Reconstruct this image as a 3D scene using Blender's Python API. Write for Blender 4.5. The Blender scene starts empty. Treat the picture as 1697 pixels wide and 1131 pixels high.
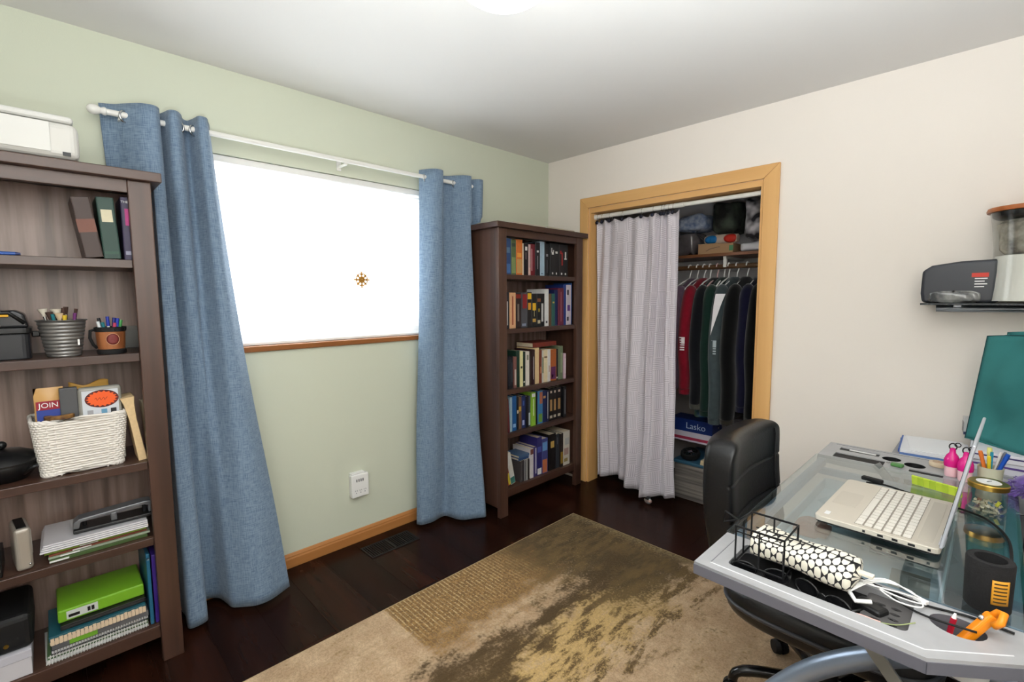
import bpy, bmesh, math, random
from mathutils import Vector, Matrix
random.seed(7)
PI = math.pi
sc = bpy.context.scene
COL = sc.collection

# ------------------------------------------------------------------ camera
YAW, PITCH, ROLL, FPX = 0.795457, -0.0912105, -0.004969, 789.99
cam_d = bpy.data.cameras.new('camera'); cam = bpy.data.objects.new('camera', cam_d); COL.objects.link(cam)
fw = Vector((-math.sin(YAW)*math.cos(PITCH), math.cos(YAW)*math.cos(PITCH), math.sin(PITCH)))
rt = Vector((math.cos(YAW), math.sin(YAW), 0)); up = rt.cross(fw)
rt, up = math.cos(ROLL)*rt + math.sin(ROLL)*up, -math.sin(ROLL)*rt + math.cos(ROLL)*up
mw = Matrix((rt, up, -fw)).transposed().to_4x4(); mw.translation = Vector((2.52144, -2.87696, 1.40423))
cam.matrix_world = mw
cam_d.sensor_width = 36; cam_d.lens = FPX/1697*36; cam_d.clip_start = 0.02
sc.camera = cam

# ------------------------------------------------------------------ world, lights, exposure
w = bpy.data.worlds.new('daylight'); sc.world = w; w.use_nodes = True
w.node_tree.nodes['Background'].inputs[0].default_value = (0.90, 0.96, 1.0, 1)
w.node_tree.nodes['Background'].inputs[1].default_value = 16.0
# the photographer's flash, tipped up so it bounces off the ceiling in front of the camera
fd = bpy.data.lights.new('bounce_flash', 'SPOT'); fd.energy = 540; fd.color = (0.86, 0.94, 1.0); fd.spot_size = math.radians(150); fd.spot_blend = 1.0; fd.shadow_soft_size = 0.05
fo = bpy.data.objects.new('bounce_flash', fd); COL.objects.link(fo); fo.location = (2.62, -2.85, 1.12)
fo.rotation_euler = (Vector((2.6, -2.65, 2.44))-fo.location).to_track_quat('-Z', 'Y').to_euler()
sc.view_settings.view_transform = 'Standard'; sc.view_settings.look = 'None'
sc.view_settings.exposure = -0.18; sc.view_settings.gamma = 1.0; sc.view_settings.use_curve_mapping = False

# ------------------------------------------------------------------ materials
def lin(c):
    r = []
    for v in c[:3]:
        v = v/255.0
        r.append(v/12.92 if v <= 0.04045 else ((v+0.055)/1.055)**2.4)
    return (r[0], r[1], r[2], 1)
MATS = {}
def M(name, rgb, rough=0.5, metal=0.0, var=0.0, rgb2=None, scale=20.0, stretch=(1, 1, 1), bump=0.0, spec=0.5, detail=4.0,
      trans=0.0, ior=1.45, alpha=1.0, emit=0.0, coat=0.0, sheen=0.0, bscale=None):
    if name in MATS: return MATS[name]
    m = bpy.data.materials.new(name); m.use_nodes = True; nt = m.node_tree; b = nt.nodes['Principled BSDF']
    b.inputs['Base Color'].default_value = lin(rgb); b.inputs['Roughness'].default_value = rough
    b.inputs['Metallic'].default_value = metal; b.inputs['Specular IOR Level'].default_value = spec
    b.inputs['Transmission Weight'].default_value = trans; b.inputs['IOR'].default_value = ior
    b.inputs['Alpha'].default_value = alpha; b.inputs['Coat Weight'].default_value = coat
    if sheen: b.inputs['Sheen Weight'].default_value = sheen
    if emit: b.inputs['Emission Color'].default_value = lin(rgb); b.inputs['Emission Strength'].default_value = emit
    if var or rgb2 or bump:
        tc = nt.nodes.new('ShaderNodeTexCoord'); mp = nt.nodes.new('ShaderNodeMapping'); mp.inputs['Scale'].default_value = stretch
        nz = nt.nodes.new('ShaderNodeTexNoise'); nz.inputs['Scale'].default_value = scale; nz.inputs['Detail'].default_value = detail
        nt.links.new(tc.outputs['Object'], mp.inputs[0]); nt.links.new(mp.outputs[0], nz.inputs['Vector'])
        if var or rgb2:
            cr = nt.nodes.new('ShaderNodeValToRGB'); l1 = lin(rgb)
            l2 = lin(rgb2) if rgb2 else tuple(max(0, v*(1-var)) for v in l1[:3])+(1,)
            cr.color_ramp.elements[0].position = 0.36; cr.color_ramp.elements[1].position = 0.66
            cr.color_ramp.elements[0].color = l2; cr.color_ramp.elements[1].color = l1
            nt.links.new(nz.outputs['Fac'], cr.inputs[0]); nt.links.new(cr.outputs[0], b.inputs['Base Color'])
        if bump:
            n2 = nz
            if bscale:
                n2 = nt.nodes.new('ShaderNodeTexNoise'); n2.inputs['Scale'].default_value = bscale; nt.links.new(mp.outputs[0], n2.inputs['Vector'])
            bp = nt.nodes.new('ShaderNodeBump'); bp.inputs['Strength'].default_value = bump; bp.inputs['Distance'].default_value = 0.004
            nt.links.new(n2.outputs['Fac'], bp.inputs['Height']); nt.links.new(bp.outputs[0], b.inputs['Normal'])
    MATS[name] = m
    return m
def weave(name, rgb, rgb2, scale=260.0):
    m = bpy.data.materials.new(name); m.use_nodes = True; nt = m.node_tree; b = nt.nodes['Principled BSDF']
    b.inputs['Roughness'].default_value = 0.95; b.inputs['Specular IOR Level'].default_value = 0.15; b.inputs['Sheen Weight'].default_value = 0.15
    tc = nt.nodes.new('ShaderNodeTexCoord'); fac = None
    for st in ((1, 1, 0.06), (0.08, 0.08, 1)):
        mp = nt.nodes.new('ShaderNodeMapping'); mp.inputs['Scale'].default_value = st
        nz = nt.nodes.new('ShaderNodeTexNoise'); nz.inputs['Scale'].default_value = scale; nz.inputs['Detail'].default_value = 3
        nt.links.new(tc.outputs['Object'], mp.inputs[0]); nt.links.new(mp.outputs[0], nz.inputs['Vector'])
        if fac is None: fac = nz.outputs['Fac']
        else:
            ad = nt.nodes.new('ShaderNodeMath'); ad.operation = 'ADD'; nt.links.new(fac, ad.inputs[0]); nt.links.new(nz.outputs['Fac'], ad.inputs[1])
            hf = nt.nodes.new('ShaderNodeMath'); hf.operation = 'MULTIPLY'; hf.inputs[1].default_value = 0.5; nt.links.new(ad.outputs[0], hf.inputs[0]); fac = hf.outputs[0]
    cr = nt.nodes.new('ShaderNodeValToRGB'); cr.color_ramp.elements[0].position = 0.38; cr.color_ramp.elements[1].position = 0.62
    cr.color_ramp.elements[0].color = lin(rgb2); cr.color_ramp.elements[1].color = lin(rgb)
    nt.links.new(fac, cr.inputs[0]); nt.links.new(cr.outputs[0], b.inputs['Base Color'])
    bp = nt.nodes.new('ShaderNodeBump'); bp.inputs['Strength'].default_value = 0.25; bp.inputs['Distance'].default_value = 0.002
    nt.links.new(fac, bp.inputs['Height']); nt.links.new(bp.outputs[0], b.inputs['Normal'])
    return m

m_green = M('wall_paint_sage', (207, 211, 192), 0.85, bump=0.08, scale=220, spec=0.2)
m_beige = M('wall_paint_cream', (238, 229, 219), 0.85, bump=0.08, scale=220, spec=0.2)
m_ceil = M('ceiling_paint', (228, 225, 221), 0.9, bump=0.06, scale=180, spec=0.1)
m_plain = M('wall_paint_plain', (233, 229, 222), 0.9)
m_closet = M('closet_paint', (206, 203, 204), 0.9)
m_oak = M('honey_wood', (230, 182, 118), 0.45, rgb2=(214, 162, 98), scale=9, stretch=(1, 1, 0.05), bump=0.02)
m_oakh = M('honey_wood_horizontal', (230, 182, 118), 0.45, rgb2=(212, 160, 96), scale=9, stretch=(0.05, 1, 1), bump=0.02)
m_oaky = M('baseboard_wood', (186, 126, 70), 0.45, rgb2=(164, 106, 54), scale=12, stretch=(1, 0.05, 1), bump=0.02)
m_sill = M('sill_wood', (158, 100, 52), 0.4, rgb2=(136, 82, 40), scale=12, stretch=(1, 0.05, 1))
m_espr = M('espresso_wood_vertical', (90, 62, 49), 0.36, spec=.75, rgb2=(62, 41, 32), scale=14, stretch=(1, 1, 0.05), bump=0.02)
m_esprh = M('espresso_wood_horizontal', (78, 52, 40), 0.36, spec=.75, rgb2=(63, 42, 33), scale=14, stretch=(1, 0.05, 1), bump=0.02)
m_back = M('espresso_veneer', (166, 140, 128), 0.4, spec=.9, rgb2=(108, 85, 73), scale=30, stretch=(1, 1, 0.06), detail=8)
m_white = M('white_plastic', (236, 235, 232), 0.4)
m_wmetal = M('white_enamel', (232, 230, 224), 0.35)
m_black = M('black_plastic', (20, 20, 21), 0.35)
m_blackm = M('black_matte', (14, 14, 15), 0.7)
m_chrome = M('chrome', (200, 200, 200), 0.2, metal=1)
m_gold = M('gold_metal', (205, 165, 80), 0.3, metal=1)
m_page = M('book_pages', (214, 200, 172), 0.9, var=0.12, scale=60, stretch=(1, 8, 1))
m_paper = M('white_paper', (232, 231, 230), 0.9)
m_blue = weave('blue_linen', (134, 154, 174), (96, 116, 140), 420.0)

# ------------------------------------------------------------------ mesh helpers
class B:
    def __init__(s): s.bm = bmesh.new()
    def box(s, x0, x1, y0, y1, z0, z1):
        v = [s.bm.verts.new((x, y, z)) for z in (z0, z1) for y in (y0, y1) for x in (x0, x1)]
        for f in ((0, 2, 3, 1), (4, 5, 7, 6), (0, 1, 5, 4), (2, 6, 7, 3), (0, 4, 6, 2), (1, 3, 7, 5)): s.bm.faces.new([v[i] for i in f])
        return s
    def obox(s, c, ax, ay, az, hx, hy, hz):          # oriented box
        c, ax, ay, az = Vector(c), Vector(ax).normalized(), Vector(ay).normalized(), Vector(az).normalized()
        v = [s.bm.verts.new(c+ax*hx*i+ay*hy*j+az*hz*k) for k in (-1, 1) for j in (-1, 1) for i in (-1, 1)]
        for f in ((0, 2, 3, 1), (4, 5, 7, 6), (0, 1, 5, 4), (2, 6, 7, 3), (0, 4, 6, 2), (1, 3, 7, 5)): s.bm.faces.new([v[i] for i in f])
        return s
    def ring(s, c, ax, ay, rx, ry, n):
        c = Vector(c); return [s.bm.verts.new(c+ax*rx*math.cos(2*PI*i/n)+ay*ry*math.sin(2*PI*i/n)) for i in range(n)]
    def loft(s, rings, cap=True, close=False):
        n = len(rings[0]); L = list(zip(rings, rings[1:]))
        if close: L.append((rings[-1], rings[0]))
        for a, b in L:
            for i in range(n): s.bm.faces.new((a[i], a[(i+1) % n], b[(i+1) % n], b[i]))
        if cap and not close: s.bm.faces.new(rings[0][::-1]); s.bm.faces.new(rings[-1])
        return s
    def tube(s, pts, r, n=8, closed=False, flat=1.0, cap=True):
        pts = [Vector(p) for p in pts]; rs = r if isinstance(r, (list, tuple)) else [r]*len(pts); N = len(pts); rings = []; pu = None
        for i, p in enumerate(pts):
            a = pts[i-1] if (i or closed) else pts[0]; b = pts[(i+1) % N] if (i < N-1 or closed) else pts[-1]
            t = (b-a).normalized()
            if pu is None:
                pu = Vector((0, 0, 1)) if abs(t.z) < 0.9 else Vector((0, 1, 0))
            u = (pu-t*pu.dot(t))
            u = u.normalized() if u.length > 1e-5 else t.orthogonal().normalized()
            pu = u; v = t.cross(u); rings.append(s.ring(p, u, v, rs[i], rs[i]*flat, n))
        return s.loft(rings, cap, closed)
    def cyl(s, p0, p1, r0, r1=None, n=16): return s.tube([p0, p1], [r0, r0 if r1 is None else r1], n)
    def lathe(s, prof, c=(0, 0, 0), n=24, cap=True):
        X, Y = Vector((1, 0, 0)), Vector((0, 1, 0)); c = Vector(c)
        return s.loft([s.ring(c+Vector((0, 0, z)), X, Y, max(r, 1e-4), max(r, 1e-4), n) for r, z in prof], cap)
    def prism(s, poly, z0, z1):
        a = [s.bm.verts.new((x, y, z0)) for x, y in poly]; b = [s.bm.verts.new((x, y, z1)) for x, y in poly]
        return s.loft([a, b])
    def extr(s, pts, d):                              # planar 3d polygon extruded by a vector
        a = [s.bm.verts.new(Vector(p)) for p in pts]; b = [s.bm.verts.new(Vector(p)+Vector(d)) for p in pts]
        return s.loft([a, b])
    def ball(s, c, r, sc_=(1, 1, 1), u=14, v=9):
        M4 = Matrix.Translation(c) @ Matrix.Diagonal((sc_[0]*r, sc_[1]*r, sc_[2]*r, 1))
        bmesh.ops.create_uvsphere(s.bm, u_segments=u, v_segments=v, radius=1, matrix=M4); return s
    def grid(s, fn, nu, nv, closeu=False):
        V = [[s.bm.verts.new(fn(i/(nu if closeu else nu-1), j/(nv-1))) for i in range(nu)] for j in range(nv)]
        for j in range(nv-1):
            for i in range(nu if closeu else nu-1): s.bm.faces.new((V[j][i], V[j][(i+1) % nu], V[j+1][(i+1) % nu], V[j+1][i]))
        return s
    def mesh(s, name):
        bmesh.ops.recalc_face_normals(s.bm, faces=s.bm.faces[:])
        me = bpy.data.meshes.new(name); s.bm.to_mesh(me); s.bm.free(); return me
    def build(s, name, mat, parent=None, smooth=False, bevel=0.0, solid=0.0, seg=2, loc=None):
        me = s.mesh(name); me.materials.append(mat)
        o = bpy.data.objects.new(name, me); COL.objects.link(o)
        if parent: o.parent = parent
        if loc: o.location = loc
        if smooth:
            for p in me.polygons: p.use_smooth = True
            if smooth == 'auto':
                me.set_sharp_from_angle(angle=math.radians(40))
        if solid:
            md = o.modifiers.new('thickness', 'SOLIDIFY'); md.thickness = solid; md.offset = 0
        if bevel:
            md = o.modifiers.new('bevel', 'BEVEL'); md.width = bevel; md.segments = seg; md.limit_method = 'ANGLE'; md.angle_limit = math.radians(40)
        return o
LABELS = {}
def tag(o, label, cat, group=None):
    n = len(label.split()); assert 4 <= n <= 16, label
    assert label not in LABELS or (group and LABELS[label] == group), 'dup '+label
    LABELS[label] = group; o['label'] = label; o['category'] = cat
    if group: o['group'] = group
    return o
def thing(name, label, cat, loc=(0, 0, 0), rotz=0.0, group=None):
    o = bpy.data.objects.new(name, None); o.empty_display_size = 0.05; COL.objects.link(o)
    o.location = loc; o.rotation_euler = (0, 0, rotz); return tag(o, label, cat, group)
def struct(o, label=None):
    o['kind'] = 'structure'
    if label: o['label'] = label
    return o
def text(name, s_, size, loc, xd, yd, mat, parent, ext=0.0003, align='CENTER'):
    cu = bpy.data.curves.new(name, 'FONT'); cu.body = s_; cu.size = size; cu.extrude = ext; cu.align_x = align; cu.align_y = 'CENTER'
    t = bpy.data.objects.new(name+'_tmp', cu); COL.objects.link(t)
    bpy.context.view_layer.update()
    me = bpy.data.meshes.new_from_object(t.evaluated_get(bpy.context.evaluated_depsgraph_get()))
    bpy.data.objects.remove(t); me.name = name
    me.materials.clear(); me.materials.append(mat)
    o = bpy.data.objects.new(name, me); COL.objects.link(o); o.parent = parent
    xd, yd = Vector(xd).normalized(), Vector(yd).normalized(); zd = xd.cross(yd)
    mm = Matrix((xd, yd, zd)).transposed().to_4x4(); mm.translation = Vector(loc); o.matrix_local = mm
    return o
def plate(outline, holes, z0, z1, name):              # flat plate with holes, via a filled 2d curve
    cu = bpy.data.curves.new(name, 'CURVE'); cu.dimensions = '2D'; cu.fill_mode = 'BOTH'; cu.extrude = (z1-z0)/2
    for poly in [outline]+holes:
        sp = cu.splines.new('POLY'); sp.points.add(len(poly)-1); sp.use_cyclic_u = True
        for p, (x, y) in zip(sp.points, poly): p.co = (x, y, 0, 1)
    t = bpy.data.objects.new(name, cu); COL.objects.link(t); bpy.context.view_layer.update()
    me = bpy.data.meshes.new_from_object(t.evaluated_get(bpy.context.evaluated_depsgraph_get()))
    bpy.data.objects.remove(t); me.transform(Matrix.Translation((0, 0, (z0+z1)/2))); return me
def mobj(name, me, mat, parent):
    me.materials.clear(); me.materials.append(mat); o = bpy.data.objects.new(name, me); COL.objects.link(o); o.parent = parent; return o
def ell(cx, cy, rx, ry, n=24): return [(cx+rx*math.cos(2*PI*i/n), cy+ry*math.sin(2*PI*i/n)) for i in range(n)]
def rrect(x0, x1, y0, y1, r=0.01, n=4):
    P = []
    for cx, cy, a in ((x1-r, y1-r, 0), (x0+r, y1-r, 90), (x0+r, y0+r, 180), (x1-r, y0+r, 270)):
        P += [(cx+r*math.cos(math.radians(a+90*k/n)), cy+r*math.sin(math.radians(a+90*k/n))) for k in range(n+1)]
    return P
def cat(P, n):                                        # Catmull-Rom samples
    P = [Vector(p) for p in P]; out = []
    for k in range(n):
        t = k/(n-1)*(len(P)-1); i = min(int(t), len(P)-2); f = t-i
        p0, p1, p2, p3 = P[max(i-1, 0)], P[i], P[i+1], P[min(i+2, len(P)-1)]
        out.append(0.5*((2*p1)+(p2-p0)*f+(2*p0-5*p1+4*p2-p3)*f*f+(3*p1-p0-3*p2+p3)*f*f*f))
    return out
def copy_tree(o, parent=None):
    c = o.copy(); COL.objects.link(c); c.parent = parent
    for ch in list(o.children): copy_tree(ch, c)
    return c
ORD = ['first', 'second', 'third', 'fourth', 'fifth', 'sixth', 'seventh', 'eighth', 'ninth', 'tenth', 'eleventh', 'twelfth', 'thirteenth',
       'fourteenth', 'fifteenth', 'sixteenth', 'seventeenth', 'eighteenth', 'nineteenth', 'twentieth']

# ================================================================== STRUCTURE
H = 2.44; XR = 3.05; YF = -3.62
WY0, WY1, WZ0, WZ1 = -2.42, -1.09, 1.172, 2.062        # window opening
b = B(); T = 0.14
b.box(-T, 0, YF-T, WY0, 0, H).box(-T, 0, WY1, 0.86, 0, H).box(-T, 0, WY0, WY1, 0, WZ0).box(-T, 0, WY0, WY1, WZ1, H)
struct(b.build('wall_left', m_green), 'pale sage green painted window wall')
CX0, CX1, CZ = 0.394, 1.576, 2.045                    # closet opening
b = B(); b.box(0, CX0, 0, 0.115, 0, H).box(CX1, XR, 0, 0.115, 0, H).box(CX0, CX1, 0, 0.115, CZ, H)
struct(b.build('wall_back', m_beige), 'cream painted wall around the closet opening')
struct(B().box(XR, XR+T, YF-T, 0.86, 0, H).build('wall_right', m_beige))
struct(B().box(0, XR, YF-T, YF, 0, H).build('wall_front', m_plain))
struct(B().box(-T, XR+T, YF-T, 0.86, H, H+0.1).build('ceiling', m_ceil), 'flat white painted ceiling')
b = B(); b.box(0, 1.82, 0.74, 0.86, 0, H).box(1.74, 1.82, 0.115, 0.74, 0, H).box(0, 0.1, 0.115, 0.74, 0, H)
struct(b.build('wall_closet', m_closet), 'pale painted walls inside the closet')
# floor of dark laminate planks running along x
fl = struct(B().box(-T, XR+T, YF-T, 0.86, -0.06, -0.006).build('floor', m_blackm), 'dark red-brown wood plank floor')
pm = []
for i in range(6):
    a = [(50, 25, 16), (44, 22, 14), (56, 28, 18), (48, 24, 15), (42, 21, 14), (53, 27, 17)][i]
    pm.append(M('floor_plank_%d' % i, a, 0.22, rgb2=tuple(int(v*0.6) for v in a), scale=7, stretch=(0.1, 1.6, 1), detail=6, bump=0.015, spec=0.12))
k = 0; PW = 0.192; y = YF
me_cache = {}
while y < 0.74:
    x = -0.55*(k % 3)-0.1
    while x < XR:
        x0, x1 = max(x, 0.0), min(x+1.29, XR)
        if x1-x0 > 0.02:
            key = (round(x1-x0, 3), random.randrange(6))
            if key not in me_cache:
                me = B().box(0, key[0]-0.0012, 0, PW-0.0012, -0.006, 0).mesh('plank'); me.materials.append(pm[key[1]]); me_cache[key] = me
            p = bpy.data.objects.new('plank', me_cache[key]); COL.objects.link(p); p.location = (x0, y, 0); p.parent = fl
        x += 1.29
    y += PW; k += 1
# baseboards
def bb_profile(y0, y1):
    pr = [(0.0, 0.0), (0.013, 0.0), (0.013, 0.046), (0.010, 0.054), (0.010, 0.060), (0.005, 0.070), (0.0, 0.074)]
    return B().extr([(x, y0, z) for x, z in pr], (0, y1-y0, 0))
struct(bb_profile(YF, -0.02).build('baseboard_left', m_oaky), 'honey wood baseboard under the window')
struct(B().box(1.66, XR, -0.013, 0, 0, 0.074).build('baseboard_back', m_oakh, bevel=0.003))
struct(B().box(XR-0.013, XR, YF, -0.02, 0, 0.074).build('baseboard_right', m_oaky, bevel=0.003))
# closet casing, mitred, with jambs
OX0, OX1, OZ = 0.322, 1.656, 2.119
tr = struct(bpy.data.objects.new('trim_1', None), 'honey wood casing around the closet'); COL.objects.link(tr)
def casing(poly, nm, mat):
    B().extr([(x, -0.0005, z) for x, z in poly], (0, -0.0165, 0)).build(nm, mat, tr, bevel=0.003)
casing([(OX0, 0), (CX0, 0), (CX0, CZ), (OX0, OZ)], 'casing', m_oak)
casing([(CX1, 0), (OX1, 0), (OX1, OZ), (CX1, CZ)], 'casing', m_oak)
casing([(OX0+0.0006, OZ), (CX0+0.0006, CZ+0.0006), (CX1-0.0006, CZ+0.0006), (OX1-0.0006, OZ)], 'casing', m_oakh)
B().box(CX0, CX0+0.016, 0.0, 0.116, 0, CZ).build('jamb', m_oak, tr)
B().box(CX1-0.016, CX1, 0.0, 0.116, 0, CZ).build('jamb', m_oak, tr)
B().box(CX0+0.016, CX1-0.016, 0.0, 0.116, CZ-0.035, CZ).build('head_jamb', m_oakh, tr)
# window: vinyl frame, glass, wooden stool
wn = struct(bpy.data.objects.new('window_1', None), 'wide sliding window behind closed white blinds'); COL.objects.link(wn)
b = B(); fx0, fx1 = -0.13, -0.085
b.box(fx0, fx1, WY0, WY1, WZ0, WZ0+0.045).box(fx0, fx1, WY0, WY1, WZ1-0.045, WZ1).box(fx0, fx1, WY0, WY0+0.045, WZ0+0.045, WZ1-0.045).box(fx0, fx1, WY1-0.045, WY1, WZ0+0.045, WZ1-0.045)
b.build('window_frame', m_white, wn, bevel=0.003)
ym = -1.75
B().box(fx0+0.004, fx1-0.004, ym-0.02, ym+0.02, WZ0+0.045, WZ1-0.045).build('mullion', m_white, wn, bevel=0.002)
b = B(); b.box(fx0+0.006, fx1-0.006, ym+0.02, WY1-0.045, WZ1-0.085, WZ1-0.045).box(fx0+0.006, fx1-0.006, ym+0.02, WY1-0.045, WZ0+0.045, WZ0+0.085)
b.build('sash_rail', m_white, wn)
m_glassw = M('window_glass', (250, 252, 252), 0.0, trans=1.0, ior=1.02)
for a, c in ((WY0+0.045, ym-0.02), (ym+0.02, WY1-0.045)):
    B().box(-0.110, -0.107, a, c, WZ0+0.045, WZ1-0.045).build('pane', m_glassw, wn)
B().box(-0.085, 0.016, WY0+0.002, WY1-0.002, WZ0-0.026, WZ0+0.002).build('sill', m_sill, wn, bevel=0.004)

# ================================================================== BLIND
m_slat = bpy.data.materials.new('blind_slat'); m_slat.use_nodes = True
nt = m_slat.node_tree; nt.nodes.remove(nt.nodes['Principled BSDF']); outn = nt.nodes['Material Output']
d1 = nt.nodes.new('ShaderNodeBsdfDiffuse'); d1.inputs[0].default_value = (0.85, 0.85, 0.84, 1)
d2 = nt.nodes.new('ShaderNodeBsdfTranslucent'); d2.inputs[0].default_value = (0.9, 0.9, 0.9, 1)
mx = nt.nodes.new('ShaderNodeMixShader'); mx.inputs[0].default_value = 0.55
nt.links.new(d1.outputs[0], mx.inputs[1]); nt.links.new(d2.outputs[0], mx.inputs[2]); nt.links.new(mx.outputs[0], outn.inputs[0])
bl = thing('window_blind', 'white horizontal mini blind filling the bright window', 'blind', (-0.035, 0, 0))
BY0, BY1 = WY0+0.008, WY1-0.008
B().box(-0.022, 0.02, BY0, BY1, WZ1-0.032, WZ1-0.002).build('headrail', m_white, bl, bevel=0.002)
B().box(-0.014, 0.014, BY0, BY1, WZ0+0.004, WZ0+0.018).build('bottom_rail', m_white, bl, bevel=0.003)
sl = B(); wS = 0.0125; a = math.radians(58)
def slatf(u, v):
    q = (u-0.5)*2; bow = 0.0022*(1-q*q)
    return (q*wS*math.cos(a)+bow*math.sin(a), BY0+(BY1-BY0)*v, -q*wS*math.sin(a)+bow*math.cos(a))
sl.grid(slatf, 5, 2); sme = sl.mesh('slat'); sme.materials.append(m_slat)
zz = WZ0+0.028
while zz < WZ1-0.036:
    o = bpy.data.objects.new('slat', sme); COL.objects.link(o); o.parent = bl; o.location = (0, 0, zz); zz += 0.0205
for yy in (-2.2, -1.76, -1.32):
    B().cyl((0.0125, yy, WZ0+0.01), (0.0125, yy, WZ1-0.03), 0.0008, n=6).build('ladder_cord', m_white, bl)
# hanging ornament
orn = thing('window_ornament', 'small gold snowflake ornament hanging in front of the blind', 'ornament', (-0.008, -1.583, 1.508))
b = B()
for k in range(8):
    t = k*PI/4; r = 0.046 if k % 2 == 0 else 0.04
    b.tube([(0, 0.008*math.cos(t), 0.008*math.sin(t)), (0, r*math.cos(t), r*math.sin(t))], 0.0045, 6)
    for s_ in (-1, 1):
        c1 = (0, 0.026*math.cos(t), 0.026*math.sin(t)); b.tube([c1, (0, 0.037*math.cos(t+0.32*s_), 0.037*math.sin(t+0.32*s_))], 0.0035, 6)
m_orn = M('ornament_gold', (176, 124, 40), .5)
b.build('arms', m_orn, orn)
b = B(); b.tube([(0, 0.015*math.cos(k*PI/8), 0.015*math.sin(k*PI/8)) for k in range(16)], 0.0045, 8, closed=True); b.ball((0, 0, 0), 0.009, (0.5, 1, 1))
b.build('center', m_orn, orn, smooth=True)
B().cyl((0, 0, 0.04), (0, 0, WZ1-1.508-0.03), 0.0005, n=5).build('thread', m_white, orn)

# ================================================================== CURTAINS
RX, RZ = 0.09, 2.118
rod = thing('curtain_rod', 'white curtain rod with ball end above the window', 'curtain rod', (RX, -1.7, RZ))
B().cyl((0, -0.955, 0), (0, 0.87, 0), 0.0115, n=16).build('pole', m_wmetal, rod, smooth='auto')
for s_, yy in ((-1, -0.955), (1, 0.87)):
    b = B(); prof = [(0.0, 0.0135), (0.006, 0.0155), (0.012, 0.0135), (0.016, 0.011), (0.02, 0.013), (0.028, 0.0175), (0.038, 0.019), (0.048, 0.0165), (0.055, 0.010), (0.058, 0.001)]
    b.tube([(0, yy+s_*d, 0) for d, r in prof], [r for d, r in prof], 14); b.build('finial', m_wmetal, rod, smooth=True)
for yy in (-0.915, 0.0, 0.80):
    b = B(); b.box(-0.088, -0.083, yy-0.012, yy+0.012, -0.035, 0.02).box(-0.084, 0.004, yy-0.006, yy+0.006, -0.022, -0.0125)
    b.build('bracket', m_wmetal, rod, bevel=0.001)
def curtain(label, top, bot, ztop, zbot, eyes, ymin=-9, ymax=9):
    t = thing('window_curtain', label, 'curtain', (0, 0, 0), group='blue window curtains')
    N = 150; P0 = cat([(x, y, 0) for y, x in top], N); P1 = cat([(x, y, 0) for y, x in bot], N); NV = 56
    def fn(u, v):
        i = min(int(round(u*(N-1))), N-1); e = v**1.25
        p = P0[i].lerp(P1[i], e); z = ztop+(zbot[0]+(zbot[1]-zbot[0])*u-ztop)*v
        wob = 0.006*math.sin(9*u+7*v)*v*(1-v*0.4)+0.004*math.sin(23*u-11*v)*v
        k = min(1, max(0, (z-1.875)/0.05)); k = k*k*(3-2*k); yy = p.y+wob*0.5
        yy = max(min(yy, ymax+(1-k)*0+k*0.5), ymin-k*0.5)
        return (max(p.x+wob, 0.018), yy, z)
    B().grid(fn, N, NV).build('fabric', m_blue, t, smooth=True, solid=0.0022)
    for yy, ang in eyes:
        n = Vector((math.cos(ang), math.sin(ang), 0)); u = Vector((-math.sin(ang), math.cos(ang), 0)); z = Vector((0, 0, 1))
        b = B(); b.tube([Vector((RX, yy, RZ-0.006))+u*0.021*math.cos(k*PI/10)+z*0.021*math.sin(k*PI/10) for k in range(20)], 0.0042, 8, closed=True)
        b.build('grommet', m_chrome, t, smooth=True)
    return t
curtain('blue linen curtain on the left of the window, flaring at the floor',
        [(-2.672, .030), (-2.63, .055), (-2.60, .09), (-2.555, .138), (-2.515, .148), (-2.494, .12), (-2.497, .07), (-2.488, .05), (-2.475, .085), (-2.462, .135), (-2.44, .142), (-2.42, .11), (-2.405, .06), (-2.385, .045), (-2.372, .09), (-2.362, .14), (-2.335, .138), (-2.318, .09), (-2.305, .05)],
        [(-2.53, .06), (-2.525, .12), (-2.53, .18), (-2.525, .222), (-2.47, .212), (-2.455, .17), (-2.45, .10), (-2.445, .05), (-2.41, .048), (-2.385, .075), (-2.37, .14), (-2.36, .19), (-2.33, .215), (-2.28, .245), (-2.22, .25), (-2.16, .232), (-2.118, .212)],
        RZ+0.045, (0.022, 0.022), [(-2.60, 0.6), (-2.425, -0.9), (-2.372, 0.6)], ymin=-2.534)
curtain('blue linen curtain on the right beside the corner bookcase',
        [(-1.225, .052), (-1.21, .09), (-1.175, .14), (-1.13, .148), (-1.10, .12), (-1.085, .06), (-1.05, .04), (-1.015, .055), (-0.995, .09), (-0.955, .14), (-0.905, .15), (-0.888, .11), (-0.885, .06), (-0.872, .045), (-0.85, .09), (-0.82, .13), (-0.78, .12), (-0.765, .07)],
        [(-1.33, .09), (-1.31, .125), (-1.24, .14), (-1.16, .12), (-1.13, .14), (-1.11, .22), (-1.085, .262), (-1.04, .28), (-0.99, .31), (-0.965, .322), (-0.945, .29), (-0.942, .20), (-0.945, .12), (-0.94, .08)],
        RZ+0.045, (0.018, 0.018), [(-1.21, 0.7), (-0.995, 0.5), (-0.853, 0.5)], ymax=-0.926)

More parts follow.
